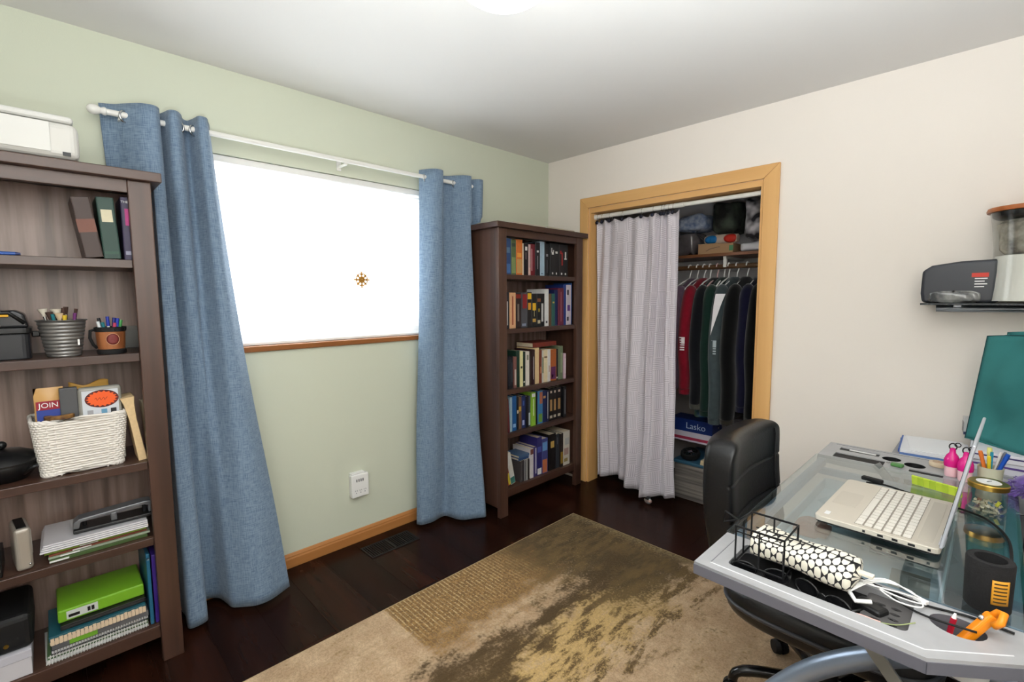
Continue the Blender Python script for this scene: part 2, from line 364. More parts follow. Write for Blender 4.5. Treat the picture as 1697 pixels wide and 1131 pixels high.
# ================================================================== BOOKCASES
def bookcase(label, loc, width, shelves, depth=0.333, height=1.86):
    t = thing('bookcase', label, 'bookcase', loc)     # local: back at x=0, right end at y=0, extends to -width
    W = width; D = depth; pw = 0.068
    B().box(-0.0, D+0.025, -W-0.03, 0.03, height-0.034, height).build('top', m_esprh, t, bevel=0.003)
    B().box(D-0.026, D-0.004, -W+pw, -pw, height-0.034-0.045, height-0.034).build('top_rail', m_esprh, t, bevel=0.002)
    for y0 in (-W, -pw):
        B().box(D-0.03, D, y0, y0+pw, 0, height-0.034).build('front_post', m_espr, t, bevel=0.003)
    for y0 in (-W+0.004, -0.024):
        B().box(0.03, D-0.03, y0, y0+0.02, 0.06, height-0.034).build('side_panel', m_espr, t)
        B().box(0.0, 0.03, y0-0.004 if y0 < -0.1 else y0-0.01, y0+0.034 if y0 < -0.1 else y0+0.024, 0, height-0.034).build('rear_post', m_espr, t, bevel=0.002)
    B().box(0.004, 0.010, -W+0.03, -0.03, 0.09, height-0.036).build('back_panel', m_back, t)
    for i, z in enumerate(shelves):
        th = 0.05 if i == len(shelves)-1 else 0.03
        B().box(0.011, D-0.032, -W+0.025, -0.025, z-th, z).build('shelf', m_esprh, t)
        B().box(D-0.032, D-0.014, -W+pw, -pw, z-th, z).build('shelf_lip', m_esprh, t, bevel=0.002)
    return t
S1 = [1.546, 1.207, 0.798, 0.50, 0.146]; L1 = (0.016, -2.568, 0)
bookcase('dark espresso bookcase left of the window with baskets and notebooks', L1, 0.83, S1, depth=0.318)
S2 = [1.548, 1.205, 0.815, 0.53, 0.165]; L2 = (0.05, -0.06, 0)
bookcase('dark espresso bookcase in the corner beside the closet, full of books', L2, 0.832, S2, depth=0.335)

# ---------------------------------------------------------------- books
def bmat(rgb, rough=0.45): return M('cover_%d_%d_%d' % tuple(rgb), rgb, rough, var=0.08, scale=40)
def book(label, y0, y1, h, z, xs, rgb, depth=0.15, lean=0.0, marks=(), group=None, page=m_page, gap=0.0006):
    wdt = max(y1-y0-gap, 0.006)
    t = thing('book', label, 'book', (xs, y0, z), group=group)
    t.rotation_euler = (lean, 0, 0)
    c = bmat(rgb); tb = min(0.0022, wdt*0.15)
    b = B(); b.box(-depth, 0, 0, tb, 0, h).box(-depth, 0, wdt-tb, wdt, 0, h).box(-tb, 0.0, tb, wdt-tb, 0, h); b.build('cover', c, t, bevel=0.0008, seg=1)
    B().box(-depth+0.003, -tb, tb, wdt-tb, 0.002, h-0.003).build('pages', page, t)
    for f0, f1, w0, w1, col in marks:
        B().box(0.0, 0.0005, wdt*w0, wdt*w1, h*f0, h*f1).build('spine_mark', bmat(col), t)
    return t
WH, GO, RD, YE, BK = (225, 224, 220), (196, 160, 84), (150, 36, 36), (228, 180, 40), (22, 22, 24)
shelfbooks = {
 1: ('top shelf', [
  ('blue', -0.797, -0.742, .226, (44, 74, 120), [(.05, .3, .1, .9, (70, 110, 165)), (.6, .75, .15, .85, (86, 120, 150))]),
  ('olive green', -0.742, -0.699, .221, (88, 104, 66), [(.05, .5, .1, .9, (128, 146, 92)), (.8, .9, .1, .9, (60, 74, 60))]),
  ('bright orange', -0.699, -0.644, .225, (206, 112, 44), [(.05, .45, .1, .9, (196, 150, 90)), (.5, .62, .15, .85, (232, 158, 60))]),
  ('thin cream', -0.642, -0.63, .204, (202, 186, 160), []),
  ('black with white square', -0.63, -0.587, .205, (30, 22, 26), [(.78, .9, .3, .75, WH), (.5, .72, .35, .6, (110, 100, 100))]),
  ('pink and white', -0.587, -0.568, .201, (196, 168, 164), [(.05, .25, .1, .9, (226, 190, 176))]),
  ('burgundy', -0.568, -0.519, .206, (110, 24, 34), [(.15, .85, .2, .5, (168, 110, 116))]),
  ('black with thin white title', -0.519, -0.474, .22, (26, 26, 30), [(.2, .6, .4, .55, (150, 146, 150)), (.7, .76, .3, .7, WH)]),
  ('pale blue', -0.474, -0.425, .23, (160, 184, 200), [(.05, .08, .3, .7, (90, 110, 130))]),
  ('black with grey ring', -0.425, -0.376, .22, (20, 21, 24), [(.6, .68, .3, .7, (140, 140, 146)), (.1, .5, .45, .55, (90, 90, 96))]),
  ('black with white antler emblem', -0.376, -0.328, .224, BK, [(.72, .86, .25, .4, WH), (.66, .74, .35, .75, WH), (.74, .8, .65, .8, WH), (.06, .12, .4, .65, WH)]),
  ('black with pale curl', -0.328, -0.282, .226, BK, [(.7, .76, .3, .8, WH), (.06, .12, .4, .65, WH)]),
  ('black with red ribbon', -0.282, -0.229, .224, (24, 18, 20), [(.35, .75, .5, .75, RD), (.7, .8, .2, .5, RD), (.06, .12, .4, .65, WH)]),
  ('black with white chess piece', -0.229, -0.173, .225, BK, [(.56, .78, .4, .65, WH), (.54, .58, .3, .75, WH), (.06, .12, .4, .65, WH)])]),
 2: ('second shelf', [
  ('charcoal with white lettering', -0.8, -0.765, .232, (38, 40, 46), [(.1, .75, .35, .65, (190, 190, 190))]),
  ('peach', -0.765, -0.71, .229, (214, 164, 122), [(.1, .9, .4, .6, (150, 70, 50))]),
  ('dark brown with red top', -0.71, -0.659, .223, (44, 30, 28), [(.86, .98, .05, .95, (136, 44, 34)), (.2, .7, .3, .6, (120, 110, 100))]),
  ('grey with red upper half', -0.659, -0.597, .23, (74, 76, 82), [(.55, .95, .3, .95, (140, 36, 36)), (.05, .12, .2, .8, (130, 140, 160))]),
  ('black with yellow top', -0.597, -0.554, .233, (28, 24, 24), [(.8, .97, .1, .9, YE), (.5, .7, .2, .8, (214, 150, 40))]),
  ('black with yellow balloon', -0.554, -0.509, .223, (26, 26, 26), [(.5, .72, .15, .85, YE), (.32, .5, .47, .53, (220, 210, 160)), (.15, .25, .15, .85, (190, 150, 70))]),
  ('black with gold bands', -0.509, -0.468, .224, (22, 24, 26), [(.75, .85, .1, .9, (130, 80, 50)), (.1, .2, .2, .8, (190, 180, 150)), (.45, .55, .3, .7, (160, 140, 50))]),
  ('black with white title', -0.468, -0.422, .224, BK, [(.15, .7, .3, .7, (196, 196, 196))]),
  ('tall white', -0.422, -0.38, .255, (220, 220, 218), [(.08, .14, .3, .7, (60, 60, 60))]),
  ('brown', -0.38, -0.353, .224, (100, 74, 50), []),
  ('teal green', -0.353, -0.321, .224, (40, 90, 84), [(.7, .75, .2, .8, GO)]),
  ('navy', -0.321, -0.283, .252, (26, 36, 84), []),
  ('maroon with dotted spine', -0.283, -0.227, .263, (104, 32, 54), [(.1, .9, .4, .6, (150, 90, 100))]),
  ('tall royal blue', -0.227, -0.193, .288, (30, 54, 124), []),
  ('white and purple patterned', -0.193, -0.141, .286, (206, 196, 206), [(.75, .88, .1, .5, (60, 50, 60)), (.35, .5, .2, .8, (96, 60, 130)), (.1, .2, .1, .5, (50, 40, 60))]),
  ('tallest blue', -0.141, -0.135, .30, (40, 80, 150), [])]),
 3: ('third shelf', [
  ('dark purple', -0.801, -0.782, .215, (42, 36, 62), [(.5, .7, .2, .8, (120, 120, 150))]),
  ('thin black', -0.782, -0.765, .214, (18, 20, 28), [(.1, .9, .45, .55, (90, 96, 110))]),
  ('slim black ribbed', -0.765, -0.749, .213, (20, 22, 30), [(.1, .9, .4, .6, (70, 76, 90))]),
  ('narrow black', -0.749, -0.732, .212, (16, 18, 24), [(.2, .8, .45, .55, (100, 104, 116))]),
  ('dusty pink and brown', -0.729, -0.705, .205, (128, 84, 78), [(.1, .6, .2, .8, (196, 180, 170))]),
  ('dark green', -0.705, -0.67, .242, (28, 56, 44), []),
  ('pale yellow', -0.67, -0.642, .236, (222, 214, 160), [(.52, .58, .2, .8, (70, 70, 50))]),
  ('forest green', -0.642, -0.617, .231, (34, 50, 40), [(.1, .15, .2, .8, (200, 200, 180))]),
  ('off-white', -0.617, -0.576, .229, (216, 210, 198), [(.75, .9, .4, .8, (130, 130, 110))]),
  ('dark brown', -0.576, -0.555, .226, (52, 34, 28), []),
  ('black and red', -0.555, -0.528, .238, (48, 18, 22), [(.15, .8, .4, .6, (190, 180, 180))]),
  ('thick cream', -0.528, -0.483, .246, (222, 194, 146), []),
  ('rust red', -0.483, -0.461, .23, (120, 56, 36), [(.3, .5, .2, .8, (180, 120, 80))]),
  ('white and green', -0.461, -0.438, .222, (200, 200, 190), [(.3, .8, .5, .95, (60, 90, 60))]),
  ('ivory', -0.431, -0.391, .225, (226, 210, 172), [(.75, .8, .1, .9, (120, 90, 60))]),
  ('plain white', -0.391, -0.363, .225, (218, 214, 208), [(.3, .5, .3, .7, (190, 160, 150))]),
  ('purple and orange', -0.363, -0.299, .223, (176, 96, 44), [(.05, .45, .1, .9, (96, 40, 90)), (.1, .2, .2, .5, (200, 180, 200))]),
  ('jet black', -0.299, -0.277, .221, (18, 16, 18), [(.05, .1, .2, .8, WH)]),
  ('sage green', -0.276, -0.228, .24, (110, 124, 96), [(.2, .8, .5, .9, (150, 160, 128))]),
  ('small white and pink', -0.218, -0.194, .183, (206, 176, 188), [(.2, .8, .4, .7, (236, 230, 230))])]),
 4: ('fourth shelf', [
  ('leaning pink', -0.812, -0.787, .225, (206, 160, 156), []),
  ('leaning maroon', -0.785, -0.768, .222, (96, 36, 38), []),
  ('pale grey blue', -0.764, -0.745, .23, (150, 176, 190), []),
  ('bright blue', -0.742, -0.702, .233, (24, 84, 142), [(.1, .2, .2, .8, (130, 170, 210))]),
  ('black paperback', -0.699, -0.679, .221, (20, 20, 26), [(.5, .6, .2, .9, (200, 190, 170))]),
  ('brown paperback', -0.679, -0.651, .218, (112, 82, 58), [(.55, .7, .1, .9, (190, 150, 60))]),
  ('navy paperback', -0.651, -0.614, .22, (26, 40, 88), [(.1, .25, .2, .7, (170, 180, 220)), (.7, .85, .3, .7, (60, 90, 160))]),
  ('plain black', -0.614, -0.589, .214, (16, 16, 22), []),
  ('grey and white', -0.589, -0.564, .21, (60, 66, 84), [(.05, .45, .2, .9, (190, 200, 210))]),
  ('lime green', -0.564, -0.522, .233, (132, 176, 52), [(.3, .8, .4, .6, (210, 220, 180)), (.86, .96, .1, .9, (220, 220, 220))]),
  ('midnight black', -0.522, -0.496, .224, (14, 16, 26), []),
  ('blue and green scenic', -0.496, -0.443, .232, (58, 120, 168), [(.05, .3, .2, .9, (110, 150, 60)), (.6, .95, .4, .95, (170, 100, 70))]),
  ('dark blue', -0.443, -0.403, .229, (24, 36, 80), [(.75, .82, .2, .8, (200, 150, 90))]),
  ('blue with white lettering', -0.403, -0.382, .223, (18, 26, 60), [(.1, .95, .4, .6, WH)]),
  ('black and gold volume', -0.381, -0.337, .234, (20, 14, 14), [(.3, .65, .25, .75, (170, 130, 80)), (.08, .16, .2, .8, (190, 180, 160)), (.85, .92, .3, .7, (210, 190, 170))]),
  ('middle black and gold volume', -0.335, -0.293, .231, (20, 14, 14), [(.3, .65, .25, .75, (170, 130, 80)), (.08, .16, .2, .8, (190, 180, 160)), (.85, .92, .3, .7, (210, 190, 170))]),
  ('last black and gold volume', -0.288, -0.24, .23, (20, 14, 14), [(.3, .65, .25, .75, (170, 130, 80)), (.08, .16, .2, .8, (190, 180, 160)), (.85, .92, .3, .7, (210, 190, 170))]),
  ('black with grey lettering', -0.226, -0.192, .228, (18, 18, 22), [(.1, .9, .45, .6, (150, 150, 156))])]),
 5: ('bottom shelf', [
  ('leaning red and yellow', -0.800, -0.762, .165, (150, 50, 36), [(.02, .5, .5, .98, (206, 186, 60))]),
  ('leaning white and teal', -0.757, -0.715, .22, (206, 204, 196), [(.02, .22, .05, .95, (60, 120, 110))]),
  ('grey disc-case', -0.670, -0.650, .145, (72, 66, 66), [(.1, .9, .45, .55, (110, 104, 104))]),
  ('dark grey disc-case', -0.650, -0.634, .145, (54, 48, 50), []),
  ('silver disc-case', -0.634, -0.618, .145, (120, 118, 120), [(.1, .9, .45, .55, (60, 60, 60))]),
  ('pale grey disc-case', -0.618, -0.602, .145, (150, 148, 146), []),
  ('charcoal disc-case', -0.602, -0.582, .145, (46, 40, 40), []),
  ('white slipcase', -0.573, -0.541, .208, (206, 200, 200), [(.8, .98, .05, .95, (120, 70, 60))]),
  ('purple and white', -0.539, -0.507, .213, (70, 60, 110), [(.1, .95, .6, .9, (200, 200, 216))]),
  ('thick violet blue', -0.503, -0.453, .27, (44, 40, 104), [(.02, .18, .1, .9, WH), (.6, .75, .1, .9, (70, 80, 160))]),
  ('blue and orange fantasy', -0.453, -0.392, .25, (64, 70, 130), [(.02, .4, .1, .9, (190, 110, 70)), (.65, .9, .1, .9, (100, 150, 200))]),
  ('black with gold medallion', -0.377, -0.303, .265, (20, 16, 16), [(.62, .8, .25, .75, GO)]),
  ('slate', -0.303, -0.26, .252, (46, 50, 56), [(.7, .9, .4, .6, (90, 90, 96))]),
  ('dark with gold foot', -0.26, -0.227, .25, (36, 28, 24), [(.1, .45, .1, .9, (150, 120, 40))]),
  ('white floral', -0.225, -0.143, .253, (206, 200, 186), [(.3, .5, .2, .8, (170, 140, 130)), (.6, .8, .3, .9, (180, 180, 176)), (.1, .2, .2, .7, (150, 130, 80))])]),
}
for k, (nm, L) in shelfbooks.items():
    for i, (lk, y0, y1, h, rgb, marks) in enumerate(L):
        lean = {(4, 0): -0.12, (4, 1): -0.09, (5, 0): -0.0, (5, 1): -0.0}.get((k, i), 0.0)
        dd = 0.17 if k != 5 or not 1 < i < 7 else 0.135
        if k == 5 and i < 2: lean = 0.22
        if k == 4 and i < 2: lean = 0.06
        book('%s book, %s from the left on the corner bookcase %s' % (lk, ORD[i], nm), y0, y1, h, S2[k-1]+0.0005+(0.009 if lean > 0.1 else 0.0), 0.345+random.uniform(-0.008, 0.004), rgb, dd, lean, marks, 'books on the corner bookcase')
def flatbook(label, cx, cy, z, lx, ly, hz, rgb, rotz=0.0, page=m_page, group=None, name='book', spine='x+'):
    t = thing(name, label, 'book', (cx, cy, z), rotz, group)
    b = B(); tb = min(0.002, hz*0.2)
    b.box(-lx/2, lx/2, -ly/2, ly/2, 0, tb).box(-lx/2, lx/2, -ly/2, ly/2, hz-tb, hz)
    if spine == 'x+': b.box(lx/2-tb, lx/2, -ly/2, ly/2, tb, hz-tb)
    b.build('cover', bmat(rgb), t)
    B().box(-lx/2+0.003, lx/2-0.003, -ly/2+0.003, ly/2-0.003, tb, hz-tb).build('pages', page, t); return t
flatbook('red-brown hardback lying across the tops of the third-shelf books', 0.25, -0.41, S2[2]+0.25, 0.16, 0.245, 0.03, (122, 48, 36))
dv = flatbook('dark blue disc case lying directly on the upright disc cases', 0.265, -0.626, S2[4]+0.1465, 0.135, 0.10, 0.016, (50, 76, 120), name='disc_case')
flatbook('slate blue disc case on top of the other flat disc case', 0.268, -0.624, S2[4]+0.1645, 0.135, 0.1, 0.016, (70, 96, 130), name='disc_case')
# flat boards on top of corner bookcase
for i, (cy, ly, z, c, lb) in enumerate([(-0.62, 0.30, 1.861, (206, 196, 178), 'cream folder lying flat on top of the corner bookcase'), (-0.30, 0.30, 1.861, (188, 180, 160), 'beige pamphlet lying on the corner bookcase nearest the closet')]):
    flatbook(lb, 0.28, cy, z, 0.2, ly, 0.012, c, 0.03, page=m_paper, name='folder')

# ---------------------------------------------------------------- left bookcase contents
SX = 0.30
zt = 1.861
pr = thing('printer', 'white inkjet printer on top of the left bookcase', 'printer', (0.20, -2.97, zt))
B().box(-0.17, 0.15, -0.22, 0.215, 0.004, 0.118).build('body', M('printer_white', (208, 206, 200), 0.4), pr, bevel=0.022, seg=4)
B().box(-0.165, 0.145, -0.215, 0.205, 0.119, 0.142).build('scanner_lid', M('printer_lid', (212, 211, 206), 0.35), pr, bevel=0.012, seg=3)
B().box(0.1505, 0.1535, -0.19, 0.145, 0.02, 0.112).build('front_panel', M('printer_panel', (213, 212, 207), 0.35), pr, bevel=0.001)
B().box(0.1505, 0.153, 0.172, 0.192, 0.012, 0.024).build('badge', m_black, pr)
B().box(-0.16, -0.01, -0.18, 0.04, 0.143, 0.152).build('paper_flap', m_black, pr, bevel=0.003)
for yy in (-0.18, 0.18): B().box(-0.12, 0.12, yy-0.015, yy+0.015, 0, 0.005).build('foot', m_blackm, pr)
# top shelf
z = S1[0]+0.0005
book('thick brown leather book with a reddish spine band, leaning on the top shelf', -2.785, -2.735, 0.205, z+0.006, 0.30, (62, 44, 38), 0.16, -0.0, [(.42, .64, .0, 1, (112, 62, 44))]).rotation_euler = (-0.0, 0, 0)
LB = [o for o in bpy.data.objects if o.get('label', '').startswith('thick brown leather')][0]; LB.location = (0.302, -2.762, z+0.0005); LB.rotation_euler = (0.13, 0, 0); LB.location.z += 0.0005
book('dark green hardback with a cream spine label on the top left shelf', -2.712, -2.664, 0.213, z+0.001, 0.302, (28, 62, 52), 0.16, 0.0, [(.6, .8, .18, .82, (206, 198, 168)), (.08, .12, .1, .9, (40, 80, 60))]).rotation_euler = (0.05, 0, 0)
bk = book('purple paperback with white lettering against the top left shelf post', -2.656, -2.606, 0.222, z, 0.304, (52, 44, 74), 0.16, 0.0, [(.55, .82, .2, .8, (176, 40, 120)), (.08, .14, .1, .9, (150, 150, 170))])
text('lettering', 'THE NEW', 0.011, (0.0012, 0.025, 0.205), (0, 1, 0), (0, 0, 1), m_white, bk)
text('lettering', 'BIBLE', 0.02, (0.0012, 0.03, 0.075), (0, 0, -1), (0, 1, 0), m_white, bk)
pen = thing('pen', 'blue pen lying at the left end of the top shelf', 'pen', (0.285, -2.99, S1[0]+0.0065))
B().cyl((0, -0.08, 0), (0, 0.06, 0), 0.006, n=12).build('barrel', M('pen_blue', (30, 80, 160), 0.3), pen, smooth='auto')
B().cyl((0, 0.06, 0), (0, 0.072, 0), 0.0065, 0.004, 12).build('cap_end', M('pen_dark', (20, 40, 90), 0.3), pen, smooth='auto')
# second shelf: black canister, ribbed bucket, wooden mug
z = S1[1]+0.0005
cn = thing('plastic_caddy', 'black lidded plastic caddy with a yellow pencil in its handle', 'container', (0.19, -2.99, z))
b = B(); b.prism(rrect(-0.08, 0.08, -0.085, 0.075, 0.02), 0, 0.085); b.build('body', M('caddy_black', (34, 35, 39), 0.35), cn, bevel=0.004)
B().prism(rrect(-0.086, 0.086, -0.09, 0.081, 0.022), 0.085, 0.105).build('rim', m_black, cn, bevel=0.004)
b = B(); b.extr([(-0.07, -0.085, 0.105), (-0.07, 0.075, 0.105), (-0.07, 0.066, 0.15), (-0.07, 0.045, 0.162), (-0.07, -0.08, 0.162)], (0.14, 0, 0)); b.build('lid', M('caddy_lid', (40, 40, 43), 0.25), cn, bevel=0.008, seg=3)
B().box(-0.01, 0.02, 0.078, 0.1, 0.07, 0.09).build('latch', m_black, cn, bevel=0.004)
B().tube([(0.075, -0.07, 0.12), (0.085, -0.03, 0.155), (0.085, 0.03, 0.155), (0.075, 0.065, 0.12)], 0.006, 8).build('handle', m_black, cn, smooth=True)
B().cyl((0.085, -0.07, 0.145), (0.085, 0.03, 0.145), 0.004, n=6).build('pencil', M('pencil_yellow', (226, 170, 40), 0.5), cn)
bu = thing('desk_bucket', 'grey ribbed metal bucket holding brushes on the left bookcase', 'bucket', (0.245, -2.835, z))
prof = [(0.043, 0.0), (0.046, 0.004)]
for k in range(9):
    z0 = 0.008+k*0.0125; r = 0.0455+0.0185*(z0/0.125)
    prof += [(r-0.0012, z0), (r+0.001, z0+0.003), (r+0.0015, z0+0.008), (r-0.0008, z0+0.0118)]
prof += [(0.066, 0.124), (0.068, 0.126), (0.067, 0.1275), (0.063, 0.126), (0.045, 0.02), (0.0, 0.02)]
B().lathe(prof, n=40).build('body', M('grey_metal', (128, 126, 124), 0.32, metal=0.6), bu, smooth='auto')
B().box(0.046, 0.05, 0.035, 0.04, 0.04, 0.06).build('tag', m_white, bu)
def stick(label, nm, catg, base, top, parts, group):
    """parts: list of (f0,f1,r0,r1,mat,part name)"""
    t = thing(nm, label, catg, base, group=group); d = Vector(top)-Vector(base)
    for f0, f1, r0, r1, mt, pn in parts: B().cyl(d*f0, d*f1, r0, r1, 10).build(pn, mt, t, smooth='auto')
    return t
m_br = M('bristle_pale', (214, 206, 190), 0.9); m_brd = M('bristle_dark', (70, 48, 40), 0.9); m_wd = M('handle_wood', (196, 140, 84), 0.4)
bx, by = 0.245, -2.835
brs = [('white fan brush', -0.045, 0.0, .166, m_br, m_wd, .013), ('brown makeup brush', -0.03, .02, .155, m_brd, m_black, .010), ('wide pale brush', -0.012, 0.01, .165, m_br, m_wd, .016),
       ('slim black brush', 0.006, .015, .168, m_brd, m_black, .005), ('round dark brush', 0.014, -.012, .172, m_brd, m_black, .007), ('tall black brush', 0.04, 0.0, .165, m_brd, m_black, .005),
       ('yellow marker', 0.008, .03, .143, M('marker_yellow', (226, 190, 60), .4), m_white, .007), ('purple pen', 0.035, .025, .15, M('pen_purple', (110, 50, 110), .4), m_white, .005),
       ('cream sponge stick', -0.006, .032, .15, M('sponge', (222, 196, 160), .9), m_white, .012), ('teal pen', -0.022, .033, .148, M('pen_teal', (30, 110, 120), .4), m_black, .005)]
for lk, dy, dx, hh, mtip, mh, r in brs:
    stick(lk+' standing in the grey ribbed bucket', 'paint_brush' if 'brush' in lk else 'pen', 'brush' if 'brush' in lk else 'pen',
          (bx+dx*0.5, by+dy*0.5, z+0.0205), (bx+dx, by+dy, z+hh), [(0, .72, .003, .0035, mh, 'handle'), (.72, .82, .0042, .0046, m_chrome, 'ferrule'), (.82, 1, .0045, r, mtip, 'tip')], 'tools in the ribbed bucket')
mg = thing('barrel_mug', 'small wooden barrel mug with black bands and a burgundy emblem', 'mug', (0.255, -2.708, z))
m_barrel = M('barrel_wood', (164, 102, 60), 0.45, rgb2=(122, 70, 40), scale=40, stretch=(1, 1, 0.08))
B().lathe([(0.037, 0.012), (0.040, 0.03), (0.0415, 0.06), (0.0425, 0.082), (0.039, 0.082), (0.036, 0.02), (0.0, 0.02)], n=32).build('barrel', m_barrel, mg, smooth='auto')
B().lathe([(0.0, 0.0), (0.041, 0.0), (0.0425, 0.006), (0.0425, 0.014), (0.038, 0.018), (0.0, 0.018)], n=32).build('bottom_band', m_blackm, mg, smooth='auto')
B().lathe([(0.041, 0.080), (0.0455, 0.082), (0.0465, 0.096), (0.042, 0.098), (0.040, 0.085)], n=32, cap=False).build('top_band', m_blackm, mg, smooth='auto')
for k in range(8):
    t = k*PI/4+0.2
    B().ball((0.0465*math.cos(t), 0.0465*math.sin(t), 0.089), 0.0026, u=8, v=5).build('rivet', m_black, mg, smooth=True)
B().tube([(0, -0.04, 0.09), (0.006, -0.056, 0.085), (0.006, -0.058, 0.06), (0.0, -0.05, 0.035), (0, -0.04, 0.022)], 0.005, 8).build('handle', m_blackm, mg, smooth=True)
def emb(u, v):
    ang = 0.05+0.42*math.cos(u*2*PI)*v; return (0.0425*math.cos(ang), 0.0425*math.sin(ang), 0.054+0.019*math.sin(u*2*PI)*v)
B().grid(emb, 24, 4, True).build('emblem', M('emblem_burgundy', (112, 40, 38), .5), mg, smooth=True, solid=0.001)
def embr(k): ang = 0.05+0.45*math.cos(k*2*PI/24); return (0.043*math.cos(ang), 0.043*math.sin(ang), 0.054+0.0205*math.sin(k*2*PI/24))
B().tube([embr(k) for k in range(24)], 0.0009, 6, closed=True).build('emblem_rim', M('emblem_line', (196, 150, 120), .5), mg, smooth=True)
mx_, my_ = 0.255, -2.708
for lk, dy, dx, hh, c in [('white', -0.034, 0.01, .118, (220, 222, 224)), ('black', -0.03, -.01, .13, (24, 24, 30)), ('teal', -0.022, .02, .115, (40, 120, 130)), ('blue', -0.006, 0.0, .135, (30, 50, 150)),
                          ('navy', 0.014, -0.01, .13, (28, 36, 120)), ('royal blue', 0.022, 0.008, .128, (40, 60, 170)), ('pink', 0.012, .022, .112, (190, 70, 100)), ('green', 0.032, 0.008, .122, (60, 140, 70))]:
    mc = M('pen_col_%s' % lk, c, 0.35)
    stick('%s pen standing in the wooden barrel mug' % lk, 'pen', 'pen', (mx_+dx*.4, my_+dy*.4, z+0.021), (mx_+dx, my_+dy, z+hh), [(0, .7, .004, .004, m_white if lk != 'black' else mc, 'barrel'), (.7, 1, .0055, .005, mc, 'cap')], 'pens in the barrel mug')
tag(B().box(0.05, 0.054, -2.66, -2.60, z, z+0.09).build('glass_plaque', M('plaque_glass', (150, 150, 146), 0.1, alpha=0.5), bevel=0.001), 'small smoky glass plaque at the back behind the barrel mug', 'plaque')
# third shelf: lidded pot, wicker basket, old paperbacks
z = S1[2]+0.0005
pt = thing('lidded_pot', 'black round lidded pot beside the white wicker basket', 'pot', (0.20, -3.01, z))
B().lathe([(0, 0), (0.06, 0), (0.068, 0.01), (0.085, 0.03), (0.092, 0.05), (0.09, 0.058), (0.0, 0.058)], n=36).build('body', M('pot_black', (17, 17, 18), 0.4), pt, smooth='auto')
B().lathe([(0.094, 0.058), (0.095, 0.064), (0.08, 0.082), (0.05, 0.098), (0.02, 0.104), (0.0, 0.105)], n=36).build('lid', M('pot_lid', (22, 22, 23), 0.3), pt, smooth='auto')
B().ball((0, 0, 0.118), 0.014, u=16, v=10).build('knob', m_black, pt, smooth=True)
B().tube([(0.08, 0.05, 0.03), (0.10, 0.07, 0.05), (0.105, 0.085, 0.055)], 0.007, 8).build('spout', m_black, pt, smooth=True)
m_wick = M('white_wicker', (232, 226, 218), 0.6)
wb = thing('wicker_basket', 'white wicker basket full of craft supplies on the left bookcase', 'basket', (0.205, -2.812, z), 0.04)
HB = 0.19
def bask(t, zf):                                       # rounded-rectangle path
    hx, hy = 0.078+0.012*zf, 0.108+0.016*zf; c, s_ = math.cos(t), math.sin(t); e = 0.22
    return Vector((hx*math.copysign(abs(c)**e, c), hy*math.copysign(abs(s_)**e, s_), 0))
ns = 40; b = B()
for k in range(21):
    zf = (k+0.5)/21; pts = []
    for i in range(ns*2):
        t = 2*PI*i/(ns*2); p = bask(t, zf); p *= 1+0.02*(1 if ((i//2)+k) % 2 else -1); p.z = 0.008+HB*zf*0.95; pts.append(p)
    b.tube(pts, 0.0046, 6, closed=True)
b.build('weave', m_wick, wb, smooth=True)['kind'] = 'stuff'
for i in range(0, ns):
    t = 2*PI*(i+0.5)/ns; p0 = bask(t, 0); p1 = bask(t, 1); p1.z = HB
    B().cyl(p0, p1, 0.003, n=6).build('stake', m_wick, wb)
for zf, rr, nm in ((0.0, 0.008, 'foot_rim'), (1.0, 0.0085, 'rim')):
    b = B()
    for ph in (0, PI):
        b.tube([bask(2*PI*i/60, zf)*(1+0.02*math.sin(12*2*PI*i/60+ph))+Vector((0, 0, 0.008+zf*(HB-0.006)+0.004*math.cos(12*2*PI*i/60+ph))) for i in range(60)], rr*0.62, 7, closed=True)
    b.build(nm, m_wick, wb, smooth=True)
B().box(-0.07, 0.07, -0.1, 0.1, 0.006, 0.012).build('base', m_wick, wb)
pk = thing('snack_packet', 'orange and blue packet lettered JOIN in the wicker basket', 'packet', (0.235, -2.885, z+0.013))
b = B(); b.grid(lambda u, v: (0.012*math.sin(PI*u)*math.sin(PI*v)**0.5, (u-0.5)*0.075, v*0.29), 10, 12).grid(lambda u, v: (-0.012*math.sin(PI*u)*math.sin(PI*v)**0.5, (u-0.5)*0.075, v*0.29), 10, 12)
b.build('pouch', M('packet_tan', (206, 160, 96), 0.3), pk, smooth=True)
B().box(0.0125, 0.0145, -0.033, 0.033, 0.215, 0.245).build('red_band', M('packet_red', (150, 30, 50), .4), pk)
B().box(0.0115, 0.0135, -0.033, 0.033, 0.15, 0.215).build('blue_panel', M('packet_blue', (50, 70, 150), .4), pk)
text('lettering', 'JOIN', 0.024, (0.0152, -0.002, 0.230), (0, 1, 0), (0, 0, 1), m_white, pk)
tag(B().box(-0.014, 0.014, -0.024, 0.024, 0, 0.285).build('grey_box', M('box_grey', (84, 84, 86), .5), loc=(0.245, -2.835, z+0.013), bevel=0.004), 'dark grey upright box in the middle of the wicker basket', 'box')
tp = thing('tape_roll', 'brown ornamental tape roll resting at the basket front', 'tape', (0.25, -2.862, z+0.183))
B().lathe([(0.02, 0), (0.038, 0), (0.040, 0.003), (0.040, 0.022), (0.036, 0.025), (0.02, 0.024), (0.02, 0)], n=28, cap=False).build('roll', M('tape_brown', (92, 62, 44), .5, rgb2=(150, 110, 60), scale=60), tp, smooth='auto')
B().lathe([(0, 0.004), (0.02, 0.004), (0.0195, 0.02), (0, 0.021)], n=20).build('core', m_black, tp, smooth='auto')
cs = thing('plastic_case', 'clear plastic case with an orange starburst price sticker', 'case', (0.255, -2.752, z+0.013), 0.0)
